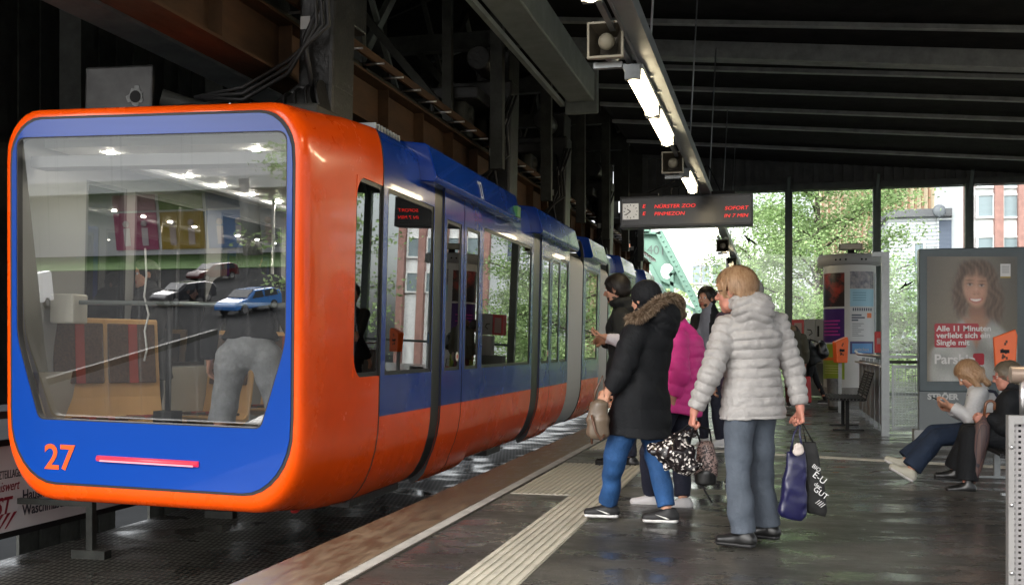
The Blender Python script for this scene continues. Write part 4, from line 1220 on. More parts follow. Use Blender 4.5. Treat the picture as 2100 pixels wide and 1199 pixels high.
# --- bogies above the roof
def bogie(y, side=1, big=True):
    g = thing('bogie', (-4.0, y, 3.2), '', '')
    for k_ in ('label', 'category'):
        if k_ in g: del g[k_]
    g.parent = train; g.location = Vector((-4.0, y, 3.2)) - train.location
    b = MB()
    # C-shaped hanger around the girder
    b.box(-3.72, -3.42, y - .26, y + .20, 3.25, 4.55); b.box(-4.30, -3.42, y - .26, y + .20, 4.50, 4.72)
    b.prism([(-3.42, y - .26, 3.30), (-3.42, y - .26, 2.98), (-3.95, y - .26, 2.92), (-4.55, y - .26, 2.98), (-4.55, y - .26, 3.14), (-3.95, y - .26, 3.14), (-3.72, y - .26, 3.30)], (0, .46, 0))
    b.build('hanger', MT['black_steel'], g, .03)
    b = MB()
    b.tube([(-3.50, y - .30, 3.10), (-3.62, y - .30, 3.06), (-3.80, y - .30, 2.98)], .17, 14)
    for i in range(4): b.tube([(-3.44 + .09 * -i, y - .30, 3.12 - i * .028), (-3.46 + .09 * -i, y - .30, 3.115 - i * .028)], .185, 16)
    b.build('motor', MT['black_steel'], g); b = MB()
    b.cyl((-4.35, y - .05, 3.06), (-4.95, y - .05, 3.06), .15, n=16); b.cyl((-4.95, y - .05, 3.06), (-5.02, y - .05, 3.06), .11, n=16)
    b.build('gearbox', MT['black_steel'], g)
    for sg in (-1, 1):
        b = MB().cyl((-4.09, y + sg * .55, 4.22), (-3.91, y + sg * .55, 4.22), .24, n=22)
        b.cyl((-4.14, y + sg * .55, 4.22), (-3.86, y + sg * .55, 4.22), .07, n=12)
        b.build('wheel', MT['dark_steel'], g)
    b = MB().box(-4.30, -3.70, y - .9, y + .9, 4.34, 4.50); b.box(-4.34, -4.28, y - .9, y + .9, 3.9, 4.5); b.box(-3.86, -3.62, y + .3, y + .95, 4.0, 4.42)
    b.box(-3.95, -3.5, y - .1, y + .5, 4.72, 5.15); b.cyl((-3.75, y - .2, 4.9), (-3.75, y - .75, 4.9), .16, n=14)
    b.build('frame', MT['black_steel'], g, .02)
    b = MB()
    for i in range(3):
        o = i * .05
        b.tube([(-3.45 + o, y - .28, 4.5), (-3.55 + o, y - .36, 4.1), (-3.50 + o, y - .40, 3.7), (-3.75, y - .36, 3.35 + o), (-4.15, y - .33, 3.16 + o), (-4.6, y - .30, 3.2)], .017, 7)
    b.tube([(-3.60, y - .27, 4.4), (-3.46, y - .33, 4.0), (-3.62, y - .36, 3.6), (-3.55, y - .34, 3.2)], .022, 7)
    b.build('cable', MT['rubber'], g)
    b = MB().box(-3.58, -3.47, y - .268, y - .262, 4.06, 4.20).box(-3.70, -3.62, y - .268, y - .262, 3.72, 3.82)
    b.build('plate', mat('data_plate', (.40, .40, .39), .5), g)
    b = MB()
    for x_ in (-4.30, -4.12):
        for z_ in (3.0, 3.05, 3.14): b.cyl((x_, y - .275, z_), (x_, y - .262, z_), .012, n=8)
    b.build('bolt', MT['chrome'], g)
    return g
for y in (8.15, 14.0, 17.9, 23.0, 28.5): bogie(y)
# buffer plate and tube ahead of the first bogie
b = MB().box(-5.66, -5.02, 7.9, 7.95, 3.08, 3.50)
bp = b.build('buffer_plate', mat('scuffed_black_plate', (.035, .035, .035), .4, .3, var=.4, vs=6), train, .02)
b = MB(); pts = []
rg = random.Random(4)
for i in range(30):
    a = 2 * math.pi * i / 30; r = .075 * rg.uniform(.75, 1.25); pts.append((-5.17 + r * math.cos(a), 7.896, 3.24 + r * math.sin(a)))
b.prism(pts, (0, -.003, 0)); b.build('scuff', mat('scraped_paint', (.17, .18, .18), .5, var=.4, vs=40), bp)
MB().cyl((-5.17, 7.893, 3.235), (-5.17, 7.887, 3.235), .05, n=14).build('bore', MT['black'], bp)
MB().cyl((-5.0, 8.0, 3.25), (-4.55, 8.3, 3.12), .07, n=14).box(-5.12, -4.4, 8.1, 8.5, 2.96, 3.06).cyl((-4.7, 8.1, 3.1), (-4.45, 8.1, 3.1), .12, n=16).build('draw_gear', MT['dark_steel'], train)
# foot rail below the doors and little lamps
MB().box(CXT + .55, CXT + .72, 8.4, 9.6, -.14, -.03).box(CXT + .5, CXT + .7, 12.9, 13.6, -.16, -.03).build('underfloor_box', MT['black_steel'], train)
b = MB()
b.ball((CXT + .72, 7.35, -.005), .03, 10, 0, (1, 2, .7)); b.ball((CXT + .80, 9.0, .03), .03, 10, 0, (.7, 1.3, .7)); b.build('marker_lamp', MT['red'], train)

# the car hangs canted: rolled 1.3 degrees about its length
ROLL = R(1.3)
train.rotation_euler = (0, ROLL, 0)
train.location = (CXT - 1.4 * math.sin(ROLL), 18, 1.4 - 1.4 * math.cos(ROLL))
# ================================================================ the town outside
def leafmat(name, col, tr=.35):
    def fn(nt, N, L, p):
        N.remove(p); out = N['Material Output']
        oi = N.new('ShaderNodeTexCoord'); n = N.new('ShaderNodeTexNoise'); n.inputs['Scale'].default_value = .8; n.inputs['Detail'].default_value = 4
        L.new(oi.outputs['Object'], n.inputs['Vector'])
        c = ramp(N, [(.3, tuple(q * .6 for q in col)), (.7, tuple(min(1, q * 1.5) for q in col))]); L.new(n.outputs['Fac'], c.inputs[0])
        d = N.new('ShaderNodeBsdfDiffuse'); t = N.new('ShaderNodeBsdfTranslucent'); m = N.new('ShaderNodeMixShader'); m.inputs[0].default_value = tr
        L.new(c.outputs[0], d.inputs[0]); L.new(c.outputs[0], t.inputs[0]); L.new(d.outputs[0], m.inputs[1]); L.new(t.outputs[0], m.inputs[2]); L.new(m.outputs[0], out.inputs['Surface'])
    m = bpy.data.materials.new(name); m.use_nodes = True; fn(m.node_tree, m.node_tree.nodes, m.node_tree.links, m.node_tree.nodes['Principled BSDF']); return m
LEAF = [leafmat('spring_leaves', (.27, .385, .165)), leafmat('yellow_green_leaves', (.38, .49, .24)), leafmat('deep_leaves', (.14, .24, .08))]
BARK = mat('bark', (.09, .075, .06), .9, var=.3, vs=6, bump=.4, bs=12)
def tree(loc, H, Rc, n, seed, label, leaf=.16, zc=.6, mats=(0, 1), group='trees beyond the station'):
    rg = np.random.RandomState(seed); loc = Vector(loc)
    t = thing('broadleaf_tree', loc, label, 'tree', group)
    b = MB(); ends = []
    top = loc + Vector((rg.uniform(-.4, .4), rg.uniform(-.4, .4), H * .93))
    tp = [loc + (top - loc) * k + Vector((math.sin(k * 7 + seed) * .15, math.cos(k * 6) * .15, 0)) for k in (0, .15, .3, .45, .6, .75, .88, 1)]
    b.tube(tp, [H * .016 * (1 - .85 * k) + .015 for k in (0, .15, .3, .45, .6, .75, .88, 1)], 8)
    z0 = H * (zc - .35)
    for i in range(34):
        k = .28 + .68 * i / 34; o = loc + (top - loc) * k
        a = i * 2.4 + rg.rand() * .6; ln = Rc * (1.05 - .75 * abs(k - .5)) * rg.uniform(.7, 1.05)
        pts = [o]; d = Vector((math.cos(a), math.sin(a), .22 + .5 * k * rg.rand()))
        for j in range(4):
            pts.append(pts[-1] + d * ln / 4); d = (d + Vector(rg.uniform(-.22, .22, 3)) + Vector((0, 0, -.03))).normalized()
        b.tube(pts, [.075 - .04 * k, .05, .035, .02, .01], 5)
        for j in (1, 2, 3, 4):
            ends += [pts[j]] * (j + 1)
            for q in range(2):
                dd = Vector((math.cos(a + rg.uniform(-1.3, 1.3)), math.sin(a + rg.uniform(-1.3, 1.3)), rg.uniform(-.1, .5))) * ln * .3
                e = pts[j] + dd; b.tube([pts[j], pts[j] + dd * .5 + Vector((0, 0, .04)), e], [.02, .013, .006], 4); ends += [e, pts[j] + dd * .5]
    b.build('trunk', BARK, t)
    E_ = np.array([tuple(e) for e in ends]); k = rg.randint(len(E_), size=n)
    cl = E_[k] + rg.randn(n, 3) * np.array((.42, .42, .22)) * (Rc / 4)
    sz = leaf * rg.uniform(.6, 1.3, n)
    u = rg.randn(n, 3); u[:, 2] *= .5; u /= np.linalg.norm(u, axis=1)[:, None]
    v = rg.randn(n, 3); v -= (v * u).sum(1)[:, None] * u; v /= np.linalg.norm(v, axis=1)[:, None]
    V = np.stack([cl - u * sz[:, None] * .5, cl + v * sz[:, None] * .32, cl + u * sz[:, None] * .5, cl - v * sz[:, None] * .32], 1).reshape(-1, 3)
    np_mesh('crown', V, np.arange(4 * n).reshape(-1, 4), [LEAF[i] for i in mats], t, False, rg.randint(len(mats), size=n))
    return t
def groundat(px, d, z=-7.0):
    p = at(px, 708, d); return (p.x, p.y, z)
tree(groundat(1672, 40), 16.8, 4.4, 60000, 3, 'large pale green spring tree filling the gable glazing, trunk seen left of the advertising column', .125)
tree(groundat(1825, 47), 12.2, 2.8, 24000, 5, 'smaller light green tree between the advertising column and the woman portrait poster', .13)
tree(groundat(1530, 52), 14.2, 3.0, 16000, 8, 'thin pale tree with sparse leaves in front of the white office block', .13)
tree(groundat(1355, 60), 12.0, 3.8, 9000, 9, 'yellowish tree seen under the pink brown wall behind the green steel leg', .22, mats=(1, 1))
tree((15.5, 44, -7), 16.0, 4.5, 16000, 12, 'dense green tree to the right of the station beyond the poster', .2)
tree((14, 30, -7), 15.0, 4.3, 12000, 14, 'green tree to the right of the station hall', .2)

def facade(name, label, px0, px1, pyt, y, m, parent=None, dz=10, cat='building'):
    a, c = sp(px0, pyt, y), sp(px1, pyt, y); z1 = a.z
    t = thing(name, ((a.x + c.x) / 2, y, -7), label, cat)
    MB().box(a.x, c.x, y, y + dz, -7, z1).build('wall', m, t)
    return t, a.x, c.x, z1
def win(t, px0, px1, py0, py1, y, glassm, framem, mull=1):
    a, c = sp(px0, py0, y), sp(px1, py1, y)
    b = MB().box(a.x, c.x, y - .10, y - .04, c.z, a.z)
    e = .09
    for i in range(mull): pass
    o = b.build('window', glassm, t)
    q = MB().box(a.x - e, c.x + e, y - .16, y - .02, a.z, a.z + e).box(a.x - e, c.x + e, y - .16, y - .02, c.z - e, c.z).box(a.x - e, a.x, y - .16, y - .02, c.z, a.z).box(c.x, c.x + e, y - .16, y - .02, c.z, a.z)
    for i in range(1, mull): xx = a.x + (c.x - a.x) * i / mull; q.box(xx - .04, xx + .04, y - .15, y - .05, c.z, a.z)
    q.build('window_frame', framem, o)
wm = mat('white_render', (.80, .80, .80), .8, var=.04, vs=.5); wing = mat('dull_window', (.22, .27, .30), .12)
framew = mat('white_window_frame', (.8, .8, .8), .5)
tA, ax0, ax1, az = facade('office_building', 'white rendered office block with dark windows behind the green steel leg', 1240, 1600, 455, 64, wm)
for p0, p1, p2, p3 in ((1420, 1436, 545, 580), (1440, 1456, 545, 580), (1462, 1480, 543, 582), (1500, 1522, 540, 582), (1540, 1562, 538, 580), (1420, 1450, 632, 665), (1470, 1505, 632, 665), (1310, 1335, 560, 600)):
    win(tA, p0, p1, p2, p3, 64, wing, framew)
MB().box(ax0 - .3, ax1 + .3, 63.7, 74, az, az + .35).build('parapet', mat('pale_parapet', (.6, .6, .6), .6), tA)
beige = mat('beige_panel', (.72, .62, .45), .7, var=.05); fin = mat('brown_fin', (.22, .12, .07), .7)
tB, bx0, bx1, bz = facade('apartment_building', 'beige block with thin brown vertical fins above the grey clad hall', 1680, 1982, 330, 78, beige)
for i in range(22):
    x = bx0 + (bx1 - bx0) * (i + .5) / 22
    MB().box(x - .07, x + .07, 77.6, 77.99, -7, bz).build('fin', fin, tB)
gm = node_mat('grey_ribbed_cladding', lambda nt, N, L, p: None)
def clad(nt, N, L, p):
    tc = N.new('ShaderNodeTexCoord'); w = N.new('ShaderNodeTexWave'); w.bands_direction = 'Z'; w.inputs['Scale'].default_value = 1.6; L.new(tc.outputs['Object'], w.inputs['Vector'])
    c = ramp(N, [(.35, (.34, .35, .38)), (.6, (.60, .61, .64))]); L.new(w.outputs['Fac'], c.inputs[0]); L.new(c.outputs[0], p.inputs['Base Color']); p.inputs['Roughness'].default_value = .6
gm = node_mat('grey_ribbed_cladding', clad)
tC, cx0, cx1, cz = facade('clad_building', 'low grey ribbed metal hall with a satellite dish beyond the gable glazing', 1822, 1978, 447, 60, gm)
MB().box(cx0 - .2, cx1 + .1, 59.7, 70, cz, cz + .4).build('roof_edge', mat('dark_flashing', (.12, .12, .13), .6), tC)
win(tC, 1925, 1955, 452, 540, 60, mat('navy_louvre', (.10, .12, .17), .5), gm)
win(tC, 1875, 1893, 500, 560, 60, wing, framew)
p = sp(1927, 432, 59)
b = MB().lathe([(0, 0), (.15, .02), (.26, .06), (.32, .12), (.33, .12), (.27, .05), (.15, .005), (0, -.02)], (p.x, p.y, p.z), 20, axis='y'); b.cyl((p.x, p.y + .1, p.z - .4), (p.x, p.y + .1, cz + .35), .04, n=8)
b.build('satellite_dish', mat('dish_grey', (.16, .17, .19), .6), tC)
brick = mat('red_brick', (.30, .16, .14), .8, var=.2, vs=3); whp = mat('white_spandrel', (.75, .76, .78), .6)
tD, dx0, dx1, dz_ = facade('brick_building', 'office block with red brick pilasters and white window bands at the right edge', 1978, 2220, 300, 56, whp)
for px in (1984, 2046, 2094, 2150, 2205):
    a, c = sp(px - 9, 400, 56), sp(px + 9, 400, 56)
    MB().box(a.x, c.x, 55.6, 55.98, -7, dz_).build('pilaster', brick, tD)
for px in (2005, 2058, 2108, 2160):
    for py in (340, 402, 488, 570): win(tD, px, px + 30, py, py + 42, 56, mat('pale_window', (.45, .55, .62), .1) if False else wing, framew)
pink = mat('terracotta_wall', (.50, .22, .13), .8, var=.08, vs=1)
a, c = sp(1225, 468, 50), sp(1316, 526, 50)
tE = thing('footbridge', (a.x, 51, c.z), 'plain terracotta clad bridge glimpsed above the train end beside the green leg', 'bridge')
MB().box(a.x, c.x, 50, 53, c.z, a.z).build('cladding', pink, tE)
MB().box(a.x - .1, c.x + .1, 49.9, 53.1, c.z - .15, c.z).build('edge_beam', MT['dark_steel'], tE)
# green leg of the monorail frame
mint = mat('mint_green_paint', (.17, .31, .245), .6, var=.1, vs=2, bump=.1)
leg = thing('monorail_support', sp(1400, 900, 36), 'mint green riveted steel leg number 401 leaning down beside the track', 'steel support')
def P36(px, py, dy=0): v = sp(px, py, 36); return Vector((v.x, 36 + dy, v.z))
hole = [P36(1368 + 13 * math.cos(t), 556 + 16 * math.sin(t)) for t in [i * math.pi / 6 for i in range(12)]]
bm = bmesh.new(); ed = []
for loop in ([P36(1297, 479), P36(1350, 480), P36(1368, 520), P36(1392, 566), P36(1402, 590), P36(1352, 592), P36(1330, 545)], hole):
    vs = [bm.verts.new(q) for q in loop]; ed += [bm.edges.new((vs[i], vs[(i + 1) % len(vs)])) for i in range(len(vs))]
bmesh.ops.triangle_fill(bm, edges=ed, use_beauty=True); me = bpy.data.meshes.new('web_plate'); bm.to_mesh(me); bm.free()
o = link_mesh('web_plate', me, leg, [mint]); s_ = o.modifiers.new('t', 'SOLIDIFY'); s_.thickness = .05
b = MB()
b.bar(P36(1352, 476), P36(1500, 760), .22, .5, up=(0, 1, 0)); b.build('flange', mint, leg)
MB().bar(P36(1299, 478), P36(1420, 712), .16, .5, up=(0, 1, 0)).build('flange', mint, leg)
MB().bar(P36(1290, 477), P36(1356, 479), .5, .08).build('cap_plate', mint, leg)
for q in ((1358, 572, 1415, 600), (1378, 560, 1379, 606), (1379, 612, 1432, 640), (1388, 650, 1424, 668), (1372, 566, 1388, 550)):
    MB().bar(P36(q[0], q[1], -.1), P36(q[2], q[3], -.1), .1, .12).build('lattice_bar', mint, leg)
text('401', .42, frameM(P36(1327, 520, -.06), (1, 0, -.1), (0, 0, 1)), mat('stencil_grey', (.12, .16, .14), .6), leg, .005, name='number')
b = MB(); b.box(*[0] * 0) if False else None
for i in range(16):
    q = P36(1357 + i * 5.2, 486 + i * 10, -.26); b.ball(q, .035, 6)
b.build('rivet', mint, leg)
b = MB().bar(P36(1318, 455), P36(1318, 480), .5, .5, up=(0, 1, 0)); b.build('bearing', mint, leg)

# ---- behind the photographer: what the windscreen reflects
tag(MB().box(-140, -30, -126, -101, -7.0, -6.9).build('grass_verge', mat('verge_grass', (.07, .14, .03), .9, var=.4, vs=.6)), kind='structure')
shop = thing('shop_building', (-80, -128, -7), 'white shop building with tall coloured poster windows across the street', 'shop building')
MB().box(-135, -35, -136, -128, -7, 12).build('wall', mat('shop_wall', (.75, .75, .73), .7), shop)
MB().box(-137, -33, -128, -121, 2.2, 3.9).build('canopy', mat('canopy_white', (.7, .7, .68), .6), shop)
dark = mat('shop_glass_dark', (.05, .055, .06), .15)
MB().box(-64, -36, -127.9, -127.7, -6.5, 2).build('dark_glazing', dark, shop)
cols = [((.50, .12, .22), (.65, .35, .42)), ((.45, .30, .05), (.22, .30, .08)), ((.16, .28, .55), (.12, .16, .24)), ((.42, .42, .44), (.3, .3, .3))]
rg = random.Random(2)
for i, (c1, c2) in enumerate(cols):
    x0 = -95 + i * 7.6
    MB().box(x0, x0 + 7.0, -127.9, -127.7, -6.2, -.8).build('poster_window', mat('poster_col', c1, .3), shop)
    MB().box(x0, x0 + 7.0, -127.9, -127.7, -.5, 1.8).build('poster_window', mat('poster_col', c2, .3), shop)
    b = MB()
    for k in range(2):
        xx = x0 + 2 + k * 3; b.box(xx - .5, xx + .5, -127.68, -127.6, -5.6, -3.0); b.ball((xx, -127.6, -2.4), .5, 8)
    b.build('poster_figure', mat('poster_fig', (.55, .42, .38) if i % 2 else (.7, .6, .62), .5), shop)
for x in (-70, -112): MB().cyl((x, -122, -7), (x, -122, 3.5), 1.3, n=16).build('pillar', MT['concrete'], shop)
def car(loc, rz, paint, label, van=False):
    t = thing('parked_van' if van else 'parked_car', (0, 0, 0), label, 'van' if van else 'car')
    L, Wd = (5.6, 1.0) if van else (4.3, .88)
    if van: pr = [(-2.8, .4), (-2.8, 2.3), (-2.6, 2.5), (1.2, 2.5), (2.0, 1.5), (2.7, 1.15), (2.8, .9), (2.8, .4)]
    else: pr = [(-2.15, .35), (-2.15, .95), (-2.0, 1.25), (-1.3, 1.45), (.3, 1.45), (1.0, 1.0), (1.9, .85), (2.15, .65), (2.15, .35)]
    o = MB().prism([(x, -Wd, z) for x, z in pr], (0, 2 * Wd, 0)).build('body', mat('car_paint', paint, .25, coat=1), t, .08)
    wz0, wz1 = (1.4, 2.2) if van else (.95, 1.36)
    for s_ in (-1, 1):
        xs = [(.4, 1.5, .9)] if van else [(-1.75, -.55, -.6), (-.45, .62, .25)]
        for x0, x1, xt in xs: MB().prism([(x0, s_ * (Wd + .004), wz0), (x1, s_ * (Wd + .004), wz0), (x1 if x1 < 0 else xt, s_ * (Wd + .004), wz1), (x0 + .15, s_ * (Wd + .004), wz1)], (0, s_ * .008, 0)).build('side_window', dark, t)
        for x in (-L * .31, L * .31):
            w = MB().cyl((x, s_ * (Wd - .2), .34), (x, s_ * (Wd + .02), .34), .34, n=20).build('wheel', MT['rubber'], t)
            MB().cyl((x, s_ * (Wd + .02), .34), (x, s_ * (Wd + .035), .34), .21, n=12).build('rim', MT['chrome'], w)
    if van: MB().prism([(1.23, -.9, 2.46), (1.98, -.9, 1.56), (1.98, .9, 1.56), (1.23, .9, 2.46)], (.06, 0, .05)).build('windscreen', dark, t)
    else: MB().prism([(.34, -.78, 1.44), (.98, -.78, 1.04), (.98, .78, 1.04), (.34, .78, 1.44)], (.03, 0, .03)).build('windscreen', dark, t)
    t.location = loc; t.rotation_euler = (0, 0, rz); t.scale = (1.2, 1.2, 1.2)
    return t
car((-47.5, -66, -7), R(112), (.03, .03, .035), 'black hatchback on the street below behind the platform')
car((-60, -62, -7), R(80), (.75, .76, .78), 'white delivery van on the street below behind the platform', True)
car((-38.5, -60, -7), R(105), (.05, .22, .60), 'light blue car on the street below behind the platform')
car((-56, -86, -7), R(112), (.10, .012, .012), 'dark red hatchback on the street below behind the platform')
tree((-22, -40, -7), 13, 4, 5000, 31, 'green street tree behind the photographer', .3, group='street trees behind the platform')
tree((20, -30, -7), 14, 5, 6000, 32, 'wide green tree behind the photographer to the right', .3, group='street trees behind the platform')
bb = thing('apartment_building', (34, 20, -7), 'long white curved office building with rows of windows right of the station', 'office building')
bb['label'] = 'long white office building with rows of windows right of the station'
MB().box(24, 36, 12, 70, -7, 9).build('wall', wm, bb)
for zz in (-4, -.8, 2.4, 5.6):
    for i in range(18):
        y = 13.5 + i * 3.1; MB().box(23.9, 23.99, y, y + 1.5, zz, zz + 1.7).build('window', wing, bb)
# ================================================================ lamps, signs, furniture
def dy(d, l): return (d + ST * l) / CT
RX, RZ = -.93, 3.36
rail = thing('lamp_rail', (RX, 14, RZ), 'long grey steel channel hung on rods carrying the lamps and loudspeakers over the platform', 'lamp rail')
b = MB().box(RX - .055, RX + .055, -1, 34, RZ, RZ + .09); b.box(RX - .075, RX - .055, -1, 34, RZ - .01, RZ + .1).box(RX + .055, RX + .075, -1, 34, RZ - .01, RZ + .1)
b.build('channel', MT['steel'], rail)
MB().box(RX - .17, RX - .13, -1, 34, RZ + .02, RZ + .06).build('cable_duct', MT['steel'], rail)
for y in (1.5, 5.0, 8.2, 12.2, 15.9, 20.0, 24.0):
    MB().cyl((RX + .02, y, RZ + .09), (RX + .12, y + .1, rz_(RX)), .009, n=6).build('hanger_rod', MT['steel'], rail)
MB().box(RX - .05, RX + .05, 26.9, 27.0, -7, RZ).build('support_pole', mat('brown_pole', (.14, .11, .09), .6), rail)
LX, LZ = RX - .11, RZ - .07
tube_e = emit('warm_white_tube', (1.0, .82, .52), 9)
lp = thing('tube_lamp', (0, 0, 0), 'lit', 'lamp', 'fluorescent lamps along the platform rail')
MB().box(-.075, .075, -.67, .67, .02, .06).build('housing', MT['steel'], lp)
MB().tube([(0, -.63, -.02), (0, .63, -.02)], .055, 14).build('diffuser', tube_e, lp)
MB().box(-.06, .06, -.70, -.64, -.06, .04).build('end_cap', MT['steel'], lp); MB().box(-.06, .06, .64, .70, -.06, .04).build('end_cap', MT['steel'], lp)
MB().box(-.01, .12, -.3, -.26, .05, .12).box(-.01, .12, .26, .3, .05, .12).build('bracket', MT['steel'], lp)
lamps = [(-.1, 'lit tube lamp on the rail right above the photographer'), (2.7, 'lit tube lamp on the rail above the near platform, out past the picture top'), (dy(5.70, LX), 'lit tube lamp whose end just shows at the top edge above the big loudspeaker'),
         (dy(8.85, LX), 'longest looking lit tube lamp, just behind the big loudspeaker'), (dy(10.25, LX), 'second lit tube lamp, between the two large loudspeakers'),
         (dy(13.65, LX), 'lit tube lamp just above the departure board, behind the second loudspeaker'), (dy(16.3, LX), 'lit tube lamp partly hidden right behind the departure board'),
         (dy(19.2, LX), 'small lit tube lamp below the departure board'), (dy(24.0, LX), 'farthest lit tube lamp, between the two small far loudspeakers')]
for i, (y, lab) in enumerate(lamps):
    if i == 0: lp.location = (LX, y, LZ); lp['label'] = lab
    else: copy_tree(lp, None, (LX, y, LZ), label=lab)
cream_sp = mat('speaker_beige', (.42, .38, .28), .5, var=.1)
spk = thing('loudspeaker', (0, 0, 0), 's', 'loudspeaker', 'horn loudspeakers under the lamp rail')
b = MB(); o_, i_ = .125, .10
V = [(-o_, 0, -o_), (o_, 0, -o_), (o_, 0, o_), (-o_, 0, o_), (-.11, 0, -.11), (.11, 0, -.11), (.11, 0, .11), (-.11, 0, .11), (-.06, .17, -.06), (.06, .17, -.06), (.06, .17, .06), (-.06, .17, .06),
     (-o_, .03, -o_), (o_, .03, -o_), (o_, .03, o_), (-o_, .03, o_), (-.08, .22, -.08), (.08, .22, -.08), (.08, .22, .08), (-.08, .22, .08)]
b.add(V, [(0, 1, 5, 4), (1, 2, 6, 5), (2, 3, 7, 6), (3, 0, 4, 7)], 0)
b.add(V, [(4, 5, 9, 8), (5, 6, 10, 9), (6, 7, 11, 10), (7, 4, 8, 11), (8, 9, 10, 11)], 1)
b.add(V, [(0, 12, 13, 1), (1, 13, 14, 2), (2, 14, 15, 3), (3, 15, 12, 0), (12, 16, 17, 13), (13, 17, 18, 14), (14, 18, 19, 15), (15, 19, 16, 12), (16, 19, 18, 17)], 0)
b.build('horn', [cream_sp, mat('speaker_inside', (.10, .085, .06), .6)], spk)
MB().ball((0, .06, .0), .058, 16).build('phase_plug', cream_sp, spk)
MB().cyl((0, .2, 0), (0, .36, 0), .07, n=16).build('driver', MT['steel'], spk)
MB().box(-.10, .10, .12, .17, -.165, -.125).box(-.02, .02, .13, .17, .08, .16).build('bracket', MT['steel'], spk)
sps = [(dy(7.35, -1.05), 'big beige horn loudspeaker nearest the top of the picture'), (dy(12.3, -1.05), 'second beige horn loudspeaker, above the departure board'),
       (dy(21.5, -1.05), 'small dark loudspeaker just below the departure board'), (dy(26.0, -1.05), 'smallest loudspeaker, lowest of the row under the departure board')]
for i, (y, lab) in enumerate(sps):
    l = (RX - .19, y, RZ - .06) if i < 2 else (RX - .05, y, RZ - .16)
    if i == 0: spk.location = l; spk['label'] = lab
    else: copy_tree(spk, None, l, label=lab)

# departure board
BY = dy(15.3, -.9)
a, c = sp(1271, 404, BY), sp(1544, 461, BY)
db = thing('departure_board', ((a.x + c.x) / 2, BY, c.z), 'dark hanging departure board with a clock and red dot matrix lines', 'departure board')
x0, x1, z0, z1 = a.x, c.x, c.z, a.z
MB().box(x0, x1, BY, BY + .28, z0, z1).build('housing', mat('board_housing', (.06, .065, .075), .4), db, .01)
MB().box(x0 + .03, x1 - .03, BY - .006, BY, z0 + .04, z1 - .035).build('display_face', mat('board_face', (.012, .010, .012), .25), db)
cxk, czk = x0 + .16, (z0 + z1) / 2 + .01
ck = MB().box(cxk - .115, cxk + .115, BY - .014, BY - .007, czk - .115, czk + .115).build('clock', mat('clock_face', (.7, .68, .65), .5, emis=(.8, .77, .72), es=.12), db)  # faint emission added to make the face look brighter
b = MB()
for i in range(12):
    t = i * math.pi / 6; u = Vector((math.sin(t), 0, math.cos(t))); b.bar(Vector((cxk, BY - .016, czk)) + u * .082, Vector((cxk, BY - .016, czk)) + u * .102, .009, .004, up=(0, 1, 0))
for t, L in ((R(305), .06), (R(235), .085)):
    u = Vector((math.sin(t), 0, math.cos(t))); b.bar(Vector((cxk, BY - .018, czk)), Vector((cxk, BY - .018, czk)) + u * L, .012, .004, up=(0, 1, 0))
b.build('clock_hands', MT['black'], ck)
led = emit('red_led', (1.0, .02, .015), .5)
def lt(s, px, py, size, al='LEFT'):
    q = sp(px, py, BY - .012); text(s, size, frameM((q.x, BY - .012, q.z), (1, 0, 0), (0, 0, 1)), led, db, .001, name='led_text', align=al, shear=.2, bold=.0, xs=1.2)
lt('E', 1317, 426.5, .072); lt('E', 1317, 441.5, .072)
lt('NÜRSTER ZOO', 1341, 427, .072); lt('PINMEZON', 1341, 442, .072)
lt('SOFORT', 1534, 429, .072, 'RIGHT'); lt('IN 7 MIN', 1534, 444.5, .072, 'RIGHT')
b = MB()
for x in (x0 + .35, x1 - .45): b.box(x - .2, x + .2, BY + .05, BY + .2, z1, z1 + .05)
b.build('mounting_shoe', MT['black'], db)
b = MB()
for xa, xb in ((x0 + .35, -.93), (x1 - .45, -.9)): b.cyl((xa, BY + .12, z1 + .04), (xb, BY + .12, z1 + .42), .01, n=6)
for i in range(5): xx = x0 + .62 + i * .11; b.tube([(xx, BY + .1, z1), (xx, BY + .1, z1 + .10), (xx + .05, BY + .1, z1 + .14), (xx + .12, BY + .1, z1 + .13)], .008, 6)
b.build('suspension_cable', MT['black'], db)

# advertising column
ac = Vector((1.66, 25.05, 0)); r0 = .56
adc = thing('advertising_column', ac, 'white round advertising column with posters and a wide cap', 'advertising column')
MB().lathe([(.60, 0), (.60, .26), (.57, .28)], ac, 40).build('base', MT['concrete'], adc)
MB().lathe([(r0, .26), (r0, 2.96)], ac, 48).build('shaft', mat('column_white', (.62, .63, .62), .5, var=.05), adc)
b = MB().lathe([(r0, 2.96), (.69, 2.98), (.69, 3.17), (.66, 3.20), (0, 3.24)], ac, 48); b.build('cap', mat('cap_grey', (.42, .43, .43), .5), adc)
b = MB()
for a_ in (-118, -110, -100, -72, -64): t = R(a_); b.ball(ac + Vector((math.cos(t) * .69, math.sin(t) * .69, 3.07)), .022, 8)
b.build('vent', MT['black'], adc)
cpx = 1050 + F_PX * (ac.x * CT + ac.y * ST) / (-ac.x * ST + ac.y * CT)
cang = math.atan2(-ac.y, -ac.x); rpx = F_PX * r0 / 25.0
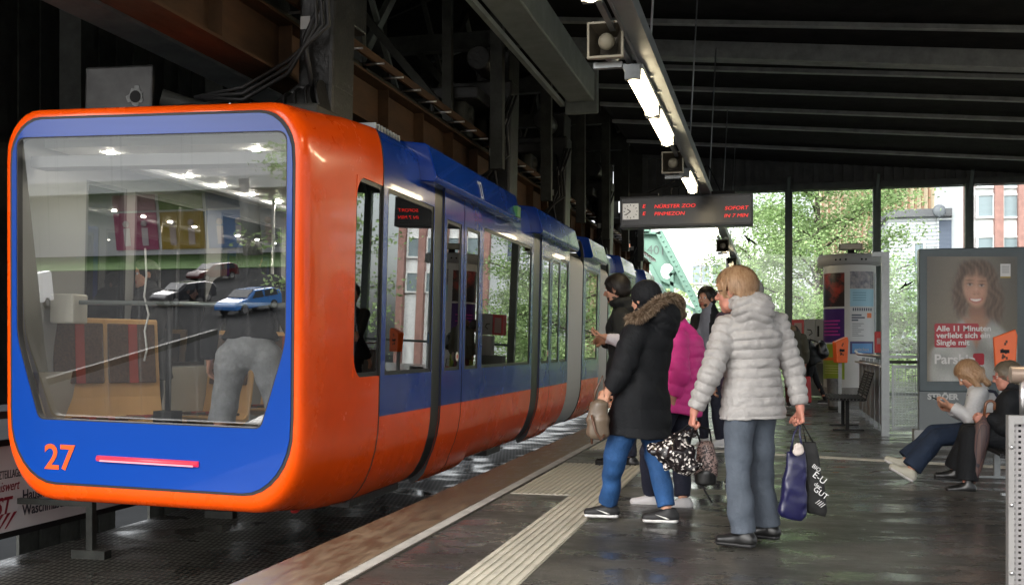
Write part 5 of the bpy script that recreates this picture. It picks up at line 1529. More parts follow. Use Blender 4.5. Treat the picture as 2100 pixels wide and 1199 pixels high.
def arc(px0, px1, py0, py1, m, name='poster', par=adc, off=.004):
    a0 = math.asin(max(-1, min(1, (px0 - cpx) / rpx))); a1 = math.asin(max(-1, min(1, (px1 - cpx) / rpx)))
    d = 24.0; zt, zb = CAM_H + (708 - py0) * d / F_PX, CAM_H + (708 - py1) * d / F_PX
    n = 8; V = []; F_ = []
    for i in range(n + 1):
        t = cang + a0 + (a1 - a0) * i / n
        for z in (zb, zt): V.append((ac.x + math.cos(t) * (r0 + off), ac.y + math.sin(t) * (r0 + off), z))
    for i in range(n): F_.append((2 * i, 2 * i + 2, 2 * i + 3, 2 * i + 1))
    return MB().add(V, F_, 0, True).build(name, m, par)
def pm(n, c, **k): return mat('print_' + n, c, .35, **k)
w_ = pm('white', (.62, .64, .66))
o = arc(1692, 1733, 562, 630, pm('dark_red_photo', (.03, .02, .02), col2=(.40, .05, .03), var=.1, vs=2.2, thr=(.48, .62)))
o = arc(1692, 1733, 634, 702, pm('violet', (.06, .02, .16))); 
for k in range(5): arc(1695, 1725 - 4 * (k % 2), 657 + k * 7, 660 + k * 7, pm('magenta', (.45, .04, .30)), 'print_line', o, .006)
o = arc(1692, 1733, 705, 776, pm('lime', (.30, .42, .04))); arc(1694, 1720, 732, 738, pm('orange', (.7, .2, .03)), 'print_line', o, .006)
for k in range(4): arc(1696, 1722, 748 + k * 5, 749.5 + k * 5, pm('pale', (.6, .65, .3)), 'print_line', o, .006)
for k in ((1722, 1729, 712, 722),): arc(*k, pm('pale2', (.7, .72, .5)), 'print_line', o, .006)
o = arc(1743, 1786, 560, 594, pm('city_photo', (.08, .10, .16), col2=(.45, .42, .42), var=.1, vs=9))
o = arc(1743, 1786, 595, 630, pm('light_blue', (.32, .58, .72))); 
for k in range(4): arc(1748, 1772, 602 + k * 5, 603.3 + k * 5, pm('teal', (.12, .3, .42)), 'print_line', o, .006)
o = arc(1743, 1786, 631, 698, w_)
ink = pm('ink', (.06, .08, .12))
for (p0, p1, q0, q1) in [(1748 + 4 * i, 1750.4 + 4 * i, 633, 639) for i in range(9)] + [(1746, 1764, 646, 649), (1746, 1770, 651, 654), (1746, 1758, 656, 659)] + [(1747, 1768 - 5 * (i % 3), 664 + 4 * i, 665 + 4 * i) for i in range(7)]:
    arc(p0, p1, q0, q1, ink, 'print_line', o, .006)
arc(1774, 1782, 643, 653, pm('orange', (.8, .2, .04)), 'print_spot', o, .006)
o = arc(1743, 1786, 700, 725, pm('night_blue', (.05, .04, .16))); arc(1747, 1783, 704, 723, pm('sky_blue', (.10, .30, .62)), 'print_field', o, .006)
o = arc(1788, 1795, 562, 700, pm('grey_strip', (.5, .5, .52), col2=(.1, .15, .3), var=.1, vs=8))
def ctext(s, px, py, size, m):
    t = cang + math.asin((px - cpx) / rpx); d = 24.0; z = CAM_H + (708 - py) * d / F_PX
    q = Vector((ac.x + math.cos(t) * (r0 + .012), ac.y + math.sin(t) * (r0 + .012), z)); text(s, size, frameM(q, (-math.sin(t), math.cos(t), 0), (0, 0, 1)), m, adc, .001, xs=.75)
ctext('zwischen', 1751, 719, .11, w_)
fc = thing('floodlight', ac + Vector((.05, 0, 3.24)), 'beige flat floodlight box standing on the cap of the advertising column', 'floodlight')
p = ac + Vector((.0, -.2, 3.24))
MB().box(p.x - .24, p.x + .26, p.y - .1, p.y + .12, 3.31, 3.45).build('housing', mat('lamp_beige', (.35, .33, .24), .5), fc, .02)
MB().box(p.x - .05, p.x + .09, p.y - .05, p.y + .05, 3.23, 3.31).build('foot', MT['black'], fc)
MB().box(p.x - .21, p.x + .22, p.y - .106, p.y - .1, 3.33, 3.43).build('lens', mat('lamp_lens', (.55, .5, .4), .2), fc)

# stair enclosure, gate, glass
en = thing('stair_railing', (1.45, 17.3, 0), 'grey panelled stair railing with twin handrails in front of the advertising column', 'railing')
pg = mat('stair_panel_grey', (.20, .205, .20), .5, .3, var=.3, vs=3, rvar=.1)
for i in range(6):
    y = 15.15 + i * .74
    MB().box(1.46, 1.49, y + .02, y + .72, .10, .95).build('panel', pg, en)
    MB().box(1.45, 1.50, y - .022, y + .018, 0, 1.0).build('post', MT['steel'], en)
MB().tube([(1.42, 15.1, 1.05), (1.42, 19.3, 1.05), (1.40, 19.6, 1.10)], .022, 10).build('handrail', MT['chrome'], en)
MB().tube([(1.40, 15.1, .92), (1.40, 19.6, .92)], .016, 8).build('lower_handrail', MT['chrome'], en)
MB().box(1.02, 1.07, 15.35, 15.42, 0, .82).build('stub_post', MT['steel'], en) if False else None
gt = thing('steel_portal', (1.45, 15, 0), 'grey steel post and lattice gate panel left of the woman portrait poster', 'gate')
MB().box(1.40, 1.50, 14.98, 15.08, 0, 2.38).build('post', MT['steel'], gt)
MB().box(1.28, 1.50, 14.98, 15.08, 2.38, 2.44).build('head_bar', MT['steel'], gt)
MB().box(1.50, 1.98, 15.0, 15.05, 1.03, 1.07).build('rail', MT['steel'], gt)
MB().box(1.50, 1.98, 15.0, 15.05, .96, 1.0).build('rail', MT['dark_steel'], gt)
MT['mesh'] = perf('pressed_grille', (.30, .33, .33), .042, .022, (.40, .30), 'X')
MB().box(1.555, 1.915, 15.0, 15.006, .12, .90).build('grille', MT['mesh'], gt)
b = MB().box(1.53, 1.56, 14.99, 15.02, .08, .94).box(1.91, 1.94, 14.99, 15.02, .08, .94).box(1.56, 1.91, 14.99, 15.02, .08, .12).box(1.56, 1.91, 14.99, 15.02, .90, .94)
b.build('gate_frame', MT['steel'], gt)
def etched(nt, N, L, p):
    p.inputs['Base Color'].default_value = (.75, .80, .78, 1); p.inputs['Roughness'].default_value = .4
    tc = N.new('ShaderNodeTexCoord'); n = N.new('ShaderNodeTexNoise'); n.inputs['Scale'].default_value = 7; n.inputs['Detail'].default_value = 3; n.inputs['Distortion'].default_value = 2.5; L.new(tc.outputs['Object'], n.inputs['Vector'])
    c = ramp(N, [(.44, (.10, .10, .10)), (.49, (.8, .8, .8)), (.54, (.15, .15, .15)), (.60, (.6, .6, .6)), (.66, (.15, .15, .15))]); L.new(n.outputs['Fac'], c.inputs[0]); L.new(c.outputs[0], p.inputs['Alpha'])
MB().box(1.50, 1.98, 15.02, 15.026, 1.07, 2.36).build('glass_pane', MT['clear'], gt)
MB().box(1.51, 1.97, 15.008, 15.011, 1.09, 1.64).build('scratched_film', node_mat('scratched_glass_film', etched), gt)

# bench by the stair railing
wire = MT['black']
def wire_bench(cx, y0, y1, label, sgn=-1, zs=.45, leg=MT['black']):
    t = thing('bench', (cx, (y0 + y1) / 2, 0), label, 'bench')
    b = MB(); n = 11
    for i in range(n): 
        x = cx + sgn * (.24 - .46 * i / (n - 1)); b.bar((x, y0, zs + .01 * (1 - i / n)), (x, y1, zs + .01 * (1 - i / n)), .030, .020)
    for y in (y0 + .02, (y0 + y1) / 2, y1 - .02): b.bar((cx + sgn * .25, y, zs - .012), (cx - sgn * .22, y, zs - .012), .02, .012)
    b.build('seat', wire, t)
    b = MB()
    for i in range(9):
        k = i / 8; b.bar((cx - sgn * (.23 + .09 * k), y0, zs + .06 + .30 * k), (cx - sgn * (.23 + .09 * k), y1, zs + .06 + .30 * k), .016, .026)
    for y in (y0 + .02, (y0 + y1) / 2, y1 - .02): b.bar((cx - sgn * .22, y, zs - .01), (cx - sgn * .33, y, zs + .38), .014, .02, up=(0, 1, 0))
    b.build('backrest', wire, t)
    for y in (y0 + .25, y1 - .25):
        MB().box(cx - .03, cx + .02, y - .025, y + .025, 0.02, zs - .02).bar((cx - .2, y, .015), (cx + .22, y, .015), .06, .02).build('leg', leg, t)
    return t
wire_bench(1.02, 15.5, 17.0, 'black wire bench with a slatted back standing by the stair railing')
bn_ = thing('litter_bin', (1.12, 21.0, 0), 'grey perforated metal litter bin behind the wire bench', 'litter bin')
MB().lathe([(.12, .06), (.14, .56), (.15, .58), (.135, .58), (.12, .54)], (1.12, 21.0, 0), 24).build('body', mat('bin_grey', (.16, .16, .155), .6, .4, var=.3, vs=20), bn_)
MB().cyl((1.12, 21.0, 0), (1.12, 21.0, .06), .11, n=20).build('foot', MT['dark_steel'], bn_)
def validator(loc, label, s=1.0, rzv=0):
    t = thing('ticket_validator', (0, 0, 0), label, 'ticket validator', 'orange ticket validators')
    MB().prism([(-.10 * s, -.07, -.22 * s), (.10 * s, -.07, -.22 * s), (.12 * s, -.07, .17 * s), (.10 * s, -.07, .24 * s), (-.12 * s, -.07, .15 * s)], (0, .16, 0)).build('housing', MT['orange_flat'], t, .012)
    MB().box(-.05 * s, .04 * s, -.076, -.07, -.02, .02).build('slot', MT['black'], t)
    b = MB()
    rg = random.Random(7)
    for k in range(9): x, z = rg.uniform(-.045, .03), rg.uniform(-.11, .11); b.box(x, x + .022, -.0735, -.0712, z, z + .03)
    b.build('worn_print', mat('print_dark', (.10, .03, .01), .6), t)
    MB().box(-.03, .03, .09, .16, -.08, .06).build('bracket', MT['steel'], t)
    t.location = loc; t.rotation_euler = (0, 0, rzv); return t
q = at(1724, 718, 19.0); validator(q, 'orange ticket validator at the left end of the stair railing', 1.0, R(20))
MB_ = thing('validator_post', (q.x + .02, q.y + .2, 0), 'grey post holding the left orange validator', 'post'); MB().box(q.x - .03, q.x + .03, q.y + .15, q.y + .21, 0, q.z + .1).build('shaft', MT['steel'], MB_)
q2 = at(2061, 720, 12.6); validator(q2, 'orange ticket validator in front of the right edge of the portrait poster', 1.08, R(-8))
v2 = thing('validator_post', (q2.x + .02, q2.y + .2, 0), 'grey post behind the right orange validator near the seated people', 'post'); MB().box(q2.x - .03, q2.x + .03, q2.y + .15, q2.y + .21, 0, q2.z + .1).build('shaft', MT['steel'], v2)
q = at(1803, 702, 14.6)
rb = thing('alarm_box', q, 'slim dark red box on the steel post beside the gate', 'alarm box')
MB().box(q.x - .055, q.x + .04, q.y, q.y + .1, q.z - .14, q.z + .15).build('housing', MT['red'], rb, .01)
MB().box(q.x - .03, q.x + .015, q.y - .005, q.y, q.z - .02, q.z + .06).build('label_plate', mat('pale_label', (.35, .2, .2), .5), rb)
MB().box(q.x - .02, 1.41, q.y + .1, q.y + .13, q.z - .02, q.z + .02).build('bracket', MT['steel'], rb)

# ticket cabinets at the gable
tb = thing('ticket_cabinet', (.95, 25.6, 0), 'grey cabinet wall with a red framed map and a telephone symbol at the gable', 'cabinet')
def TB(px0, px1, py0, py1, m, name, y=25.4, d=.3):
    a, c = sp(px0, py0, y), sp(px1, py1, y); return MB().box(a.x, c.x, y, y + d, c.z, a.z).build(name, m, tb)
cg = mat('cabinet_grey', (.32, .33, .32), .5)
TB(1650, 1672, 654, 700, cg, 'door'); TB(1673, 1692, 654, 700, cg, 'door'); TB(1650, 1692, 702, 745, mat('cabinet_pale', (.42, .43, .43), .5), 'lower_panel')
TB(1624, 1649, 655, 700, MT['red'], 'map_case'); TB(1629, 1644, 662, 695, mat('map_paper', (.35, .25, .22), .5), 'map', 25.39, .01)
TB(1676, 1680, 668, 690, MT['black'], 'slot', 25.39, .01)
q = sp(1661, 680, 25.38); MB().tube([(q.x - .06, 25.38, q.z + .05), (q.x + .02, 25.38, q.z + .04), (q.x + .05, 25.38, q.z - .03), (q.x - .02, 25.38, q.z - .08)], .012, 6).build('telephone_symbol', MT['black'], tb)
TB(1624, 1692, 745, 812, mat('cabinet_plinth', (.20, .22, .21), .5), 'plinth', 25.5)

# portrait poster stand
py_ = 14.3
pa, pc = sp(1885, 510, py_), sp(2106, 905, py_)
ps = thing('poster_stand', ((pa.x + pc.x) / 2, py_, 0), 'tall grey poster stand with a smiling woman portrait and red slogan boxes', 'poster stand')
X0, X1, ZT = pa.x, pc.x + .02, pa.z
fr = mat('poster_frame_grey', (.055, .075, .085), .35, .2, var=.1)
MB().box(X0, X1, py_, py_ + .20, .62, ZT).build('case', fr, ps, .012)
MB().box(X0 + .005, X1, py_ + .01, py_ + .19, .06, .62).build('lower_panel', mat('poster_base_grey', (.15, .17, .18), .45), ps)
MB().box(X0 - .06, X1, py_ - .03, py_ + .22, 0, .14).build('plinth', mat('pale_plinth', (.36, .37, .37), .6), ps)
def S2(px, py, o=0): v = sp(px, py, py_); return Vector((v.x, py_ - o, v.z))
def patch(pts, m, o, name, par=ps):
    return MB().prism([S2(x, y, o) for x, y in pts], (0, .0008, 0)).build(name, m, par)
def oval(cx_, cy_, a, b_, n=28, a0=0): return [(cx_ + a * math.cos(t) * math.cos(a0) - b_ * math.sin(t) * math.sin(a0), cy_ + a * math.cos(t) * math.sin(a0) + b_ * math.sin(t) * math.cos(a0)) for t in [2 * math.pi * i / n for i in range(n)]]
bgm = mat('portrait_background', (.14, .125, .11), .4, col2=(.24, .22, .20), var=.1, vs=1.6)
poster = patch([(1901, 526), (2086, 528), (2086, 780), (1905, 782)], bgm, .004, 'poster')
# the printed portrait: a soft procedural picture printed on the flat sheet
def portrait():
    nx, ny = 118, 160; x0, x1, y0, y1 = 1901, 2086, 526, 781
    gx, gy = np.meshgrid(np.linspace(x0, x1, nx), np.linspace(y0, y1, ny), indexing='ij')
    rg = np.random.RandomState(3)
    def S(d, w): return 1 / (1 + np.exp(np.clip(d / w, -30, 30)))
    def el(cx_, cy_, a, b_, w=.06, rot=0.0):
        dx, dy_ = gx - cx_, gy - cy_; u = dx * math.cos(rot) + dy_ * math.sin(rot); v = -dx * math.sin(rot) + dy_ * math.cos(rot)
        return S(np.sqrt((u / a) ** 2 + (v / b_) ** 2) - 1, w)
    C = np.stack([.085 + .06 * np.sin(gx * .02 - 38) + .03 * (gy - y0) / 255, .078 + .05 * np.sin(gx * .02 - 38) + .02 * (gy - y0) / 255, .066 + .04 * np.sin(gx * .02 - 38)], -1)
    def lay(m, c):
        nonlocal C
        c = np.array(c) if not isinstance(c, np.ndarray) or c.ndim == 1 else c
        C = C * (1 - m[..., None]) + c * m[..., None]
    wav = np.sin(gx * .42 + 3 * np.sin(gy * .11) + 1.5 * np.sin(gy * .05 + gx * .07)) * .5 + np.sin(gx * .9 + 4 * np.sin(gy * .07 + 1)) * .3
    hcol = np.stack([.050 + .050 * (wav + .6).clip(0), .030 + .032 * (wav + .6).clip(0), .020 + .020 * (wav + .6).clip(0)], -1)
    hm = np.maximum.reduce([el(2003, 582, 45, 50, .05), el(2034, 630, 24, 54, .12, .12), el(1968, 612, 15, 42, .15, -.1)])
    hm = hm * (1 - .25 * (wav > .45) * (hm < .95)); lay(hm, hcol)
    sx = np.sin(gx * .11 + gy * .05) * .5 + np.sin(gx * .05 - gy * .09)
    sweat = S(-(gy - (652 + np.maximum(0, np.abs(gx - 2004) - 22) ** 1.25 * .32)), 3.0) * S(np.abs(gx - 2000) - 92, 3)
    lay(sweat, np.stack([.27 + .05 * sx, .28 + .05 * sx, .27 + .05 * sx], -1))
    neck = S(np.abs(gx - 2003 - (gy - 640) * .05) - (17 + np.maximum(0, gy - 648) * -.0), 2) * S(628 - gy, 2) * S(gy - 668, 3)
    vneck = S(np.abs(gx - 2002) - (712 - gy) * .48, 2) * S(650 - gy, 3)
    lay(np.maximum(neck, vneck), np.stack([.27 - .10 * S(gy - 646, 6), .145 - .06 * S(gy - 646, 6), .095 - .04 * S(gy - 646, 6)], -1))
    fm_ = el(2001, 590, 25.5, 39, .05, -.10); sh = (gx - 2001) / 26
    base = np.stack([.40 - .07 * sh - .02 * sh ** 2, .225 - .05 * sh, .155 - .04 * sh], -1) * (1 - .20 * el(1978, 600, 12, 30, .3))[..., None]
    lay(fm_, base)
    for x in (1989, 2013):
        yy = 584 + (x - 2001) * .08
        lay(.55 * el(x, yy - 1, 8.5, 5, .3), (.15, .07, .045)); lay(.9 * el(x, yy + .5, 4.6, 2.0, .2), (.42, .38, .35)); lay(el(x, yy + .3, 2.3, 2.2, .15), (.03, .018, .012)); lay(.9 * el(x, yy - 1.8, 5.6, 1.1, .3), (.03, .015, .01))
        lay(.7 * el(x + (1 if x > 2000 else -1), yy - 8.5, 8, 1.8, .3), (.07, .035, .02))
    lay(.40 * el(2002, 600, 7, 4, .4), (.22, .09, .06)); lay(.5 * el(1998, 603, 1.8, 1.2, .4), (.08, .03, .02)); lay(.5 * el(2006, 603, 1.8, 1.2, .4), (.08, .03, .02)); lay(.3 * el(2002, 592, 2, 9, .5), (.55, .36, .28))
    m_ = S(np.abs(gy - (616 - ((gx - 2001) / 13) ** 2 * 3.2)) - 4.6 * np.clip(1 - ((gx - 2001) / 14.5) ** 2, 0, 1) ** .5, .5) * (np.abs(gx - 2001) < 14.5)
    lay(m_, (.30, .07, .065))
    t_ = S(np.abs(gy - (615.4 - ((gx - 2001) / 13) ** 2 * 3.0)) - 2.5 * np.clip(1 - ((gx - 2001) / 11.5) ** 2, 0, 1) ** .5, .4) * (np.abs(gx - 2001) < 11.5); lay(t_, (.62, .58, .55))
    for x in (1984, 2018): lay(.25 * el(x, 607, 3, 9, .4), (.2, .09, .06))
    for x in (1985, 2016): lay(.20 * el(x, 600, 8, 6, .5), (.55, .28, .22))
    fr_ = np.maximum(el(1986, 552, 19, 15, .15, .5), el(2017, 553, 17, 17, .15, -.5)); lay(.9 * fr_, hcol)
    lay(.8 * el(2031, 610, 9, 42, .2, .08), hcol)
    C *= 1.55; C *= (1 + .05 * rg.randn(nx, ny))[..., None]
    V = [tuple(S2(x, y, .0062)) for x, y in zip(gx.ravel(), gy.ravel())]
    idx = np.arange(nx * ny).reshape(nx, ny); Q = np.stack([idx[:-1, :-1], idx[:-1, 1:], idx[1:, 1:], idx[1:, :-1]], -1).reshape(-1, 4)
    def fn(nt, N, L, p):
        a = N.new('ShaderNodeVertexColor'); a.layer_name = 'print'; L.new(a.outputs[0], p.inputs['Base Color']); p.inputs['Roughness'].default_value = .4
    o = np_mesh('portrait_print', V, Q, node_mat('portrait_print', fn), poster, False)
    at_ = o.data.color_attributes.new('print', 'FLOAT_COLOR', 'POINT')
    at_.data.foreach_set('color', np.concatenate([np.clip(C, 0, 1).reshape(-1, 3), np.ones((nx * ny, 1))], 1).astype(np.float32).ravel())
portrait()
rdm = mat('slogan_red', (.42, .02, .04), .4)
def rr2(x0, y0, x1, y1, r=4):
    P = []
    for cx_, cy_, a in ((x1 - r, y1 - r, 0), (x0 + r, y1 - r, 90), (x0 + r, y0 + r, 180), (x1 - r, y0 + r, 270)):
        for k in range(4): t = R(a + 30 * k); P.append((cx_ + r * math.cos(t), cy_ + r * math.sin(t)))
    return P
patch(rr2(1916, 663, 2007, 682), rdm, .0135, 'slogan_box', poster); patch(rr2(1916, 680, 2012, 697), rdm, .0140, 'slogan_box', poster); patch(rr2(1916, 695, 1982, 712), rdm, .0145, 'slogan_box', poster)
wt = mat('slogan_white', (.75, .75, .75), .4)
for s_, py0 in (('Alle 11 Minuten', 679), ('verliebt sich ein', 693), ('Single mit', 707.5)):
    text(s_, .094, frameM(S2(1920, py0 - .5, .0165), (1, 0, 0), (0, 0, 1)), wt, poster, .0006, bold=.0025, xs=1.05, name='slogan_text')
text('Parship', .165, frameM(S2(1915, 745, .0165), (1, 0, 0), (0, 0, 1)), wt, poster, .0006, bold=.004, xs=1.0, name='slogan_text')
patch(rr2(1995, 724, 2018, 748), rdm, .0135, 'logo_box', poster)
text('STRÖER', .10, frameM(S2(1902, 818, .004), (1, 0, 0), (0, 0, 1)), mat('operator_letters', (.5, .52, .52), .4), ps, .003, bold=.004, name='operator_name')
patch([(2051, 541), (2072, 541), (2072, 567), (2051, 567)], wt, .0135, 'sticker', poster)
patch([(2051, 567), (2072, 567), (2072, 570), (2051, 570)], mat('sticker_gold', (.4, .28, .05), .5), .0135, 'sticker', poster)
for k in range(4): patch([(2054, 546 + k * 4), (2069, 546 + k * 4), (2069, 547 + k * 4), (2054, 547 + k * 4)], ink, .015, 'sticker_line', poster)
MB().box(X0 + .075, X1 - .06, py_ - .026, py_ - .022, .70, ZT - .075).build('cover_glass', glass('poster_glass', (.97, .97, .97), .0, ior=1.1), ps)

# row seats on the right
wire_bench(1.97, 9.0, 10.7, 'black wire bench under the two seated people', zs=.34, leg=MT['steel'])
# perforated barrier in the right foreground
pr = thing('perforated_barrier', (1.9, 3.5, 0), 'light grey perforated steel barrier with a round handrail at the right edge', 'barrier')
a = at(2066, 851, 3.9)
MT['perf'] = perf('perforated_sheet', (.42, .41, .40), .028, .028, (.22, .22), 'Y')
x = a.x; y = a.y
# the barrier runs to the right, seen nearly edge on
MT['perfx'] = perf('perforated_sheet_x', (.25, .24, .24), .020, .020, (.25, .22), 'X')
MB().box(x + .02, x + 1.5, y, y + .004, .06, a.z - .03).build('sheet', MT['perfx'], pr)
MB().box(x, x + .02, y - .02, y + .03, 0, a.z).box(x + .02, x + 1.5, y - .02, y + .03, a.z - .03, a.z).build('frame', mat('barrier_frame', (.22, .215, .21), .45, .3, var=.1), pr)
b = MB()
for z in (.15, .4, .66, .88): b.ball((x + .010, y - .022, z * a.z), .008, 8)
b.build('screw', MT['chrome'], pr)
hr_ = at(2090, 767, 3.95)
MB().cyl((hr_.x - .03, hr_.y, hr_.z), (hr_.x + 1.5, hr_.y, hr_.z), .030, n=20).build('handrail', mat('bronze_rail', (.33, .25, .20), .3, .5), pr)
MB().cyl((hr_.x + .012, hr_.y, a.z - .01), (hr_.x + .012, hr_.y, hr_.z - .02), .012, n=12).build('handrail_bracket', MT['chrome'], pr)
# bird decals
for k, (px, py, lab, rot) in enumerate(((1537, 491, 'black bird silhouette stuck on the glass below the departure board', -.35), (1858, 585, 'black bird silhouette stuck on the glass left of the portrait poster', .2))):
    yy = 26.0 if k == 0 else 14.99
    q = sp(px, py, yy); s_ = .20 if k == 0 else .105
    t = thing('bird_decal', q, lab, 'bird decal')
    pts = [(-1, .35), (-.5, .3), (-.15, .08), (0, .14), (.15, .06), (.6, -.05), (1.05, -.4), (.5, -.28), (.12, -.14), (.02, -.5), (-.15, -.2), (-.55, .08)]
    if k: pts = [(x, -y_) for x, y_ in pts]
    MB().prism([(q.x + (x * math.cos(rot) - z * math.sin(rot)) * s_, yy, q.z + (x * math.sin(rot) + z * math.cos(rot)) * s_) for x, z in pts], (0, .003, 0)).build('silhouette', MT['black'], t)
MB().box(-1.5, .27, 26.07, 26.08, .12, 4.84).build('glass_pane', MT['clear'], hall)
# ================================================================ the people
def fabric(name, col, **k):
    k.setdefault('rough', .75); k.setdefault('bump', .25); k.setdefault('bs', 60); k.setdefault('var', .12); k.setdefault('vs', 9); k.setdefault('sheen', 0.0); k.setdefault('spec', .25)
    return mat(name, col, **k)
blackc = fabric('black_coat_cloth', (.008, .009, .011)); jeans = fabric('blue_jeans', (.022, .075, .20), var=.35, vs=5, bump=.3); greyj = fabric('grey_blue_jeans', (.085, .102, .128), var=.25, vs=4)
silver = fabric('silver_puffer', (.345, .33, .32), rough=.42, var=.10, bump=.4, bs=34); pinkc = fabric('pink_puffer', (.74, .055, .29), rough=.5, bs=26)
darkn = fabric('dark_navy_cloth', (.018, .020, .035)); whitec = fabric('white_knit', (.60, .56, .60)); offw = mat('off_white_sole', (.62, .61, .60), .5, var=.1, vs=20)
blond = mat('blond_hair', (.27, .14, .065), .5, col2=(.44, .28, .16), var=.1, vs=30, stretch=(3, 3, .5)); dkhair = mat('dark_hair', (.018, .013, .010), .5); brhair = mat('brown_hair', (.13, .075, .04), .5, col2=(.25, .16, .09), var=.1, vs=30, stretch=(3, 3, .5)); grhair = mat('grey_hair', (.18, .17, .16), .5, var=.3, vs=40)
blk_leather = mat('black_leather', (.012, .012, .012), .3)
def j3(d): return lambda px, py, dd=0: at(px, py, d + dd)

# --- woman in the silver jacket
j = j3(6.4)
ov = dict(head=j(1506, 598), neck=j(1535, 638), shL=j(1489, 672, -.02), shR=j(1592, 664, .06), elL=j(1457, 768, -.12), elR=j(1626, 755, .05), wrL=j(1424, 842, -.08), wrR=j(1641, 836, 0),
          chest=j(1540, 690), waist=j(1543, 762), pelvis=j(1545, 806), hipL=j(1523, 820, -.03), hipR=j(1562, 818, .05), knL=j(1512, 955, -.08), knR=j(1560, 950, .10), anL=j(1524, 1092, -.08), anR=j(1574, 1076, .14))
Dp = human('woman with short blond hair and silver quilted jacket carrying bags in both hands', flr(1550, 1120), 22, 1.66, ov, head=(52, -4), h=.0065, headscale=1.10, tone=(.50, .215, .155),
           hair=dict(style='short', m=blond, g=.020, amp=.003, strands=2600), jacket=dict(m=silver, e=.024, hempt=at(1545, 857, 6.4), flare=.022, quilt=(.056, .0185), hood=dict(z=.015, back=.07, sc=1.0), fold=.0026, ffx=20, ffz=42, collar=.05),
           pants=dict(m=greyj, e=.013, flare=.026, len=.985, fold=.0062), shoes=dict(m=blk_leather, sole=MT['rubber'], top=.03), toeL=(-.93, .30, 0), toeR=(-.93, .30, 0),
           handL=dict(curl=1.15, thumb=.9, d=(-.2, 0, -1)), handR=dict(curl=1.15, thumb=.9, d=(.05, 0, -1)))
glasses(Dp, MT['black'])
# --- person in the black coat with fur hood
j = j3(7.25)
ov = dict(head=j(1322, 614), neck=j(1334, 652), shL=j(1303, 688, -.16), shR=j(1345, 682, .15), elL=j(1272, 765, -.22), elR=j(1322, 770, .22), wrL=j(1248, 800, -.20), wrR=j(1275, 815, .2), chest=j(1325, 705), waist=j(1318, 765), pelvis=j(1314, 812),
          hipL=j(1302, 815, -.09), hipR=j(1322, 812, .09), knL=j(1262, 935, -.06), knR=j(1345, 930, .03), anL=at(1247, 1036, 7.37), anR=at(1368, 1046, 7.18))
Bp = human('person in a long black winter coat with brown fur hood trim and a black cap', (at(1310, 900, 7.25).x, at(1310, 900, 7.25).y, 0), 68, 1.63, ov, head=(-8, -6), h=.0085, fat=1.24,
           hair=dict(style='hat', m=blackc, g=.018, amp=.001), jacket=dict(m=blackc, e=.040, hempt=at(1312, 893, 7.25), flare=.035, quilt=(.13, .008), hood=dict(z=.0, back=.11, sc=1.15), fold=.006, collar=.09, name='coat'),
           pants=dict(m=jeans, e=.016, flare=.006, len=.93, fold=.005), shoes=dict(m=mat('black_running_shoe', (.012, .012, .013), .6), sole=offw, logo=True), toeL=(-.98, -.1, 0), toeR=(-.98, -.12, 0),
           handL=dict(curl=1.1, d=(-.5, 0, -.8)), handR=dict(curl=.8))
fm = [mat('fur_%d' % i, c, .7) for i, c in enumerate(((.12, .075, .045), (.22, .15, .095), (.36, .27, .19)))]
q = j3(7.25)
fur('fur_trim', [q(1291, 655, -.12), q(1306, 650, -.20), q(1326, 638, -.22), q(1350, 618, -.17), q(1372, 608, -.06), q(1388, 618, .04), q(1391, 638, .10), q(1384, 655, .12)], .024, 9500, .034, fm, Bp['T'], 3)
# --- woman in the pink jacket
j = j3(8.05)
ov = dict(head=j(1374, 634), neck=j(1390, 668), shL=j(1386, 694, -.15), shR=j(1410, 692, .15), elL=j(1396, 765, -.24), elR=j(1412, 765, .2), wrL=j(1380, 815, -.2), wrR=j(1395, 825, .2), chest=j(1399, 715), waist=j(1402, 768), pelvis=j(1402, 806),
          hipL=j(1376, 815, -.08), hipR=j(1392, 812, .08), knL=j(1330, 925, -.06), knR=j(1398, 925, .05), anL=at(1335, 1016, 8.15), anR=at(1400, 1024, 8.0))
human('woman in a bright pink quilted jacket half hidden behind the black coat', (at(1380, 900, 8.05).x, at(1380, 900, 8.05).y, 0), 72, 1.56, ov, head=(0, 0), h=.0095, fat=1.15,
      hair=dict(style='bob', m=brhair, g=.014, strands=1500), jacket=dict(m=pinkc, e=.036, hempt=at(1388, 846, 8.05), flare=.03, quilt=(.085, .018), fold=.004, collar=.04),
      pants=dict(m=darkn, e=.014, flare=.01, len=.93), shoes=dict(m=mat('white_sneaker', (.52, .50, .50), .55), sole=offw), toeL=(-.98, -.1, 0), toeR=(-.9, -.2, 0))
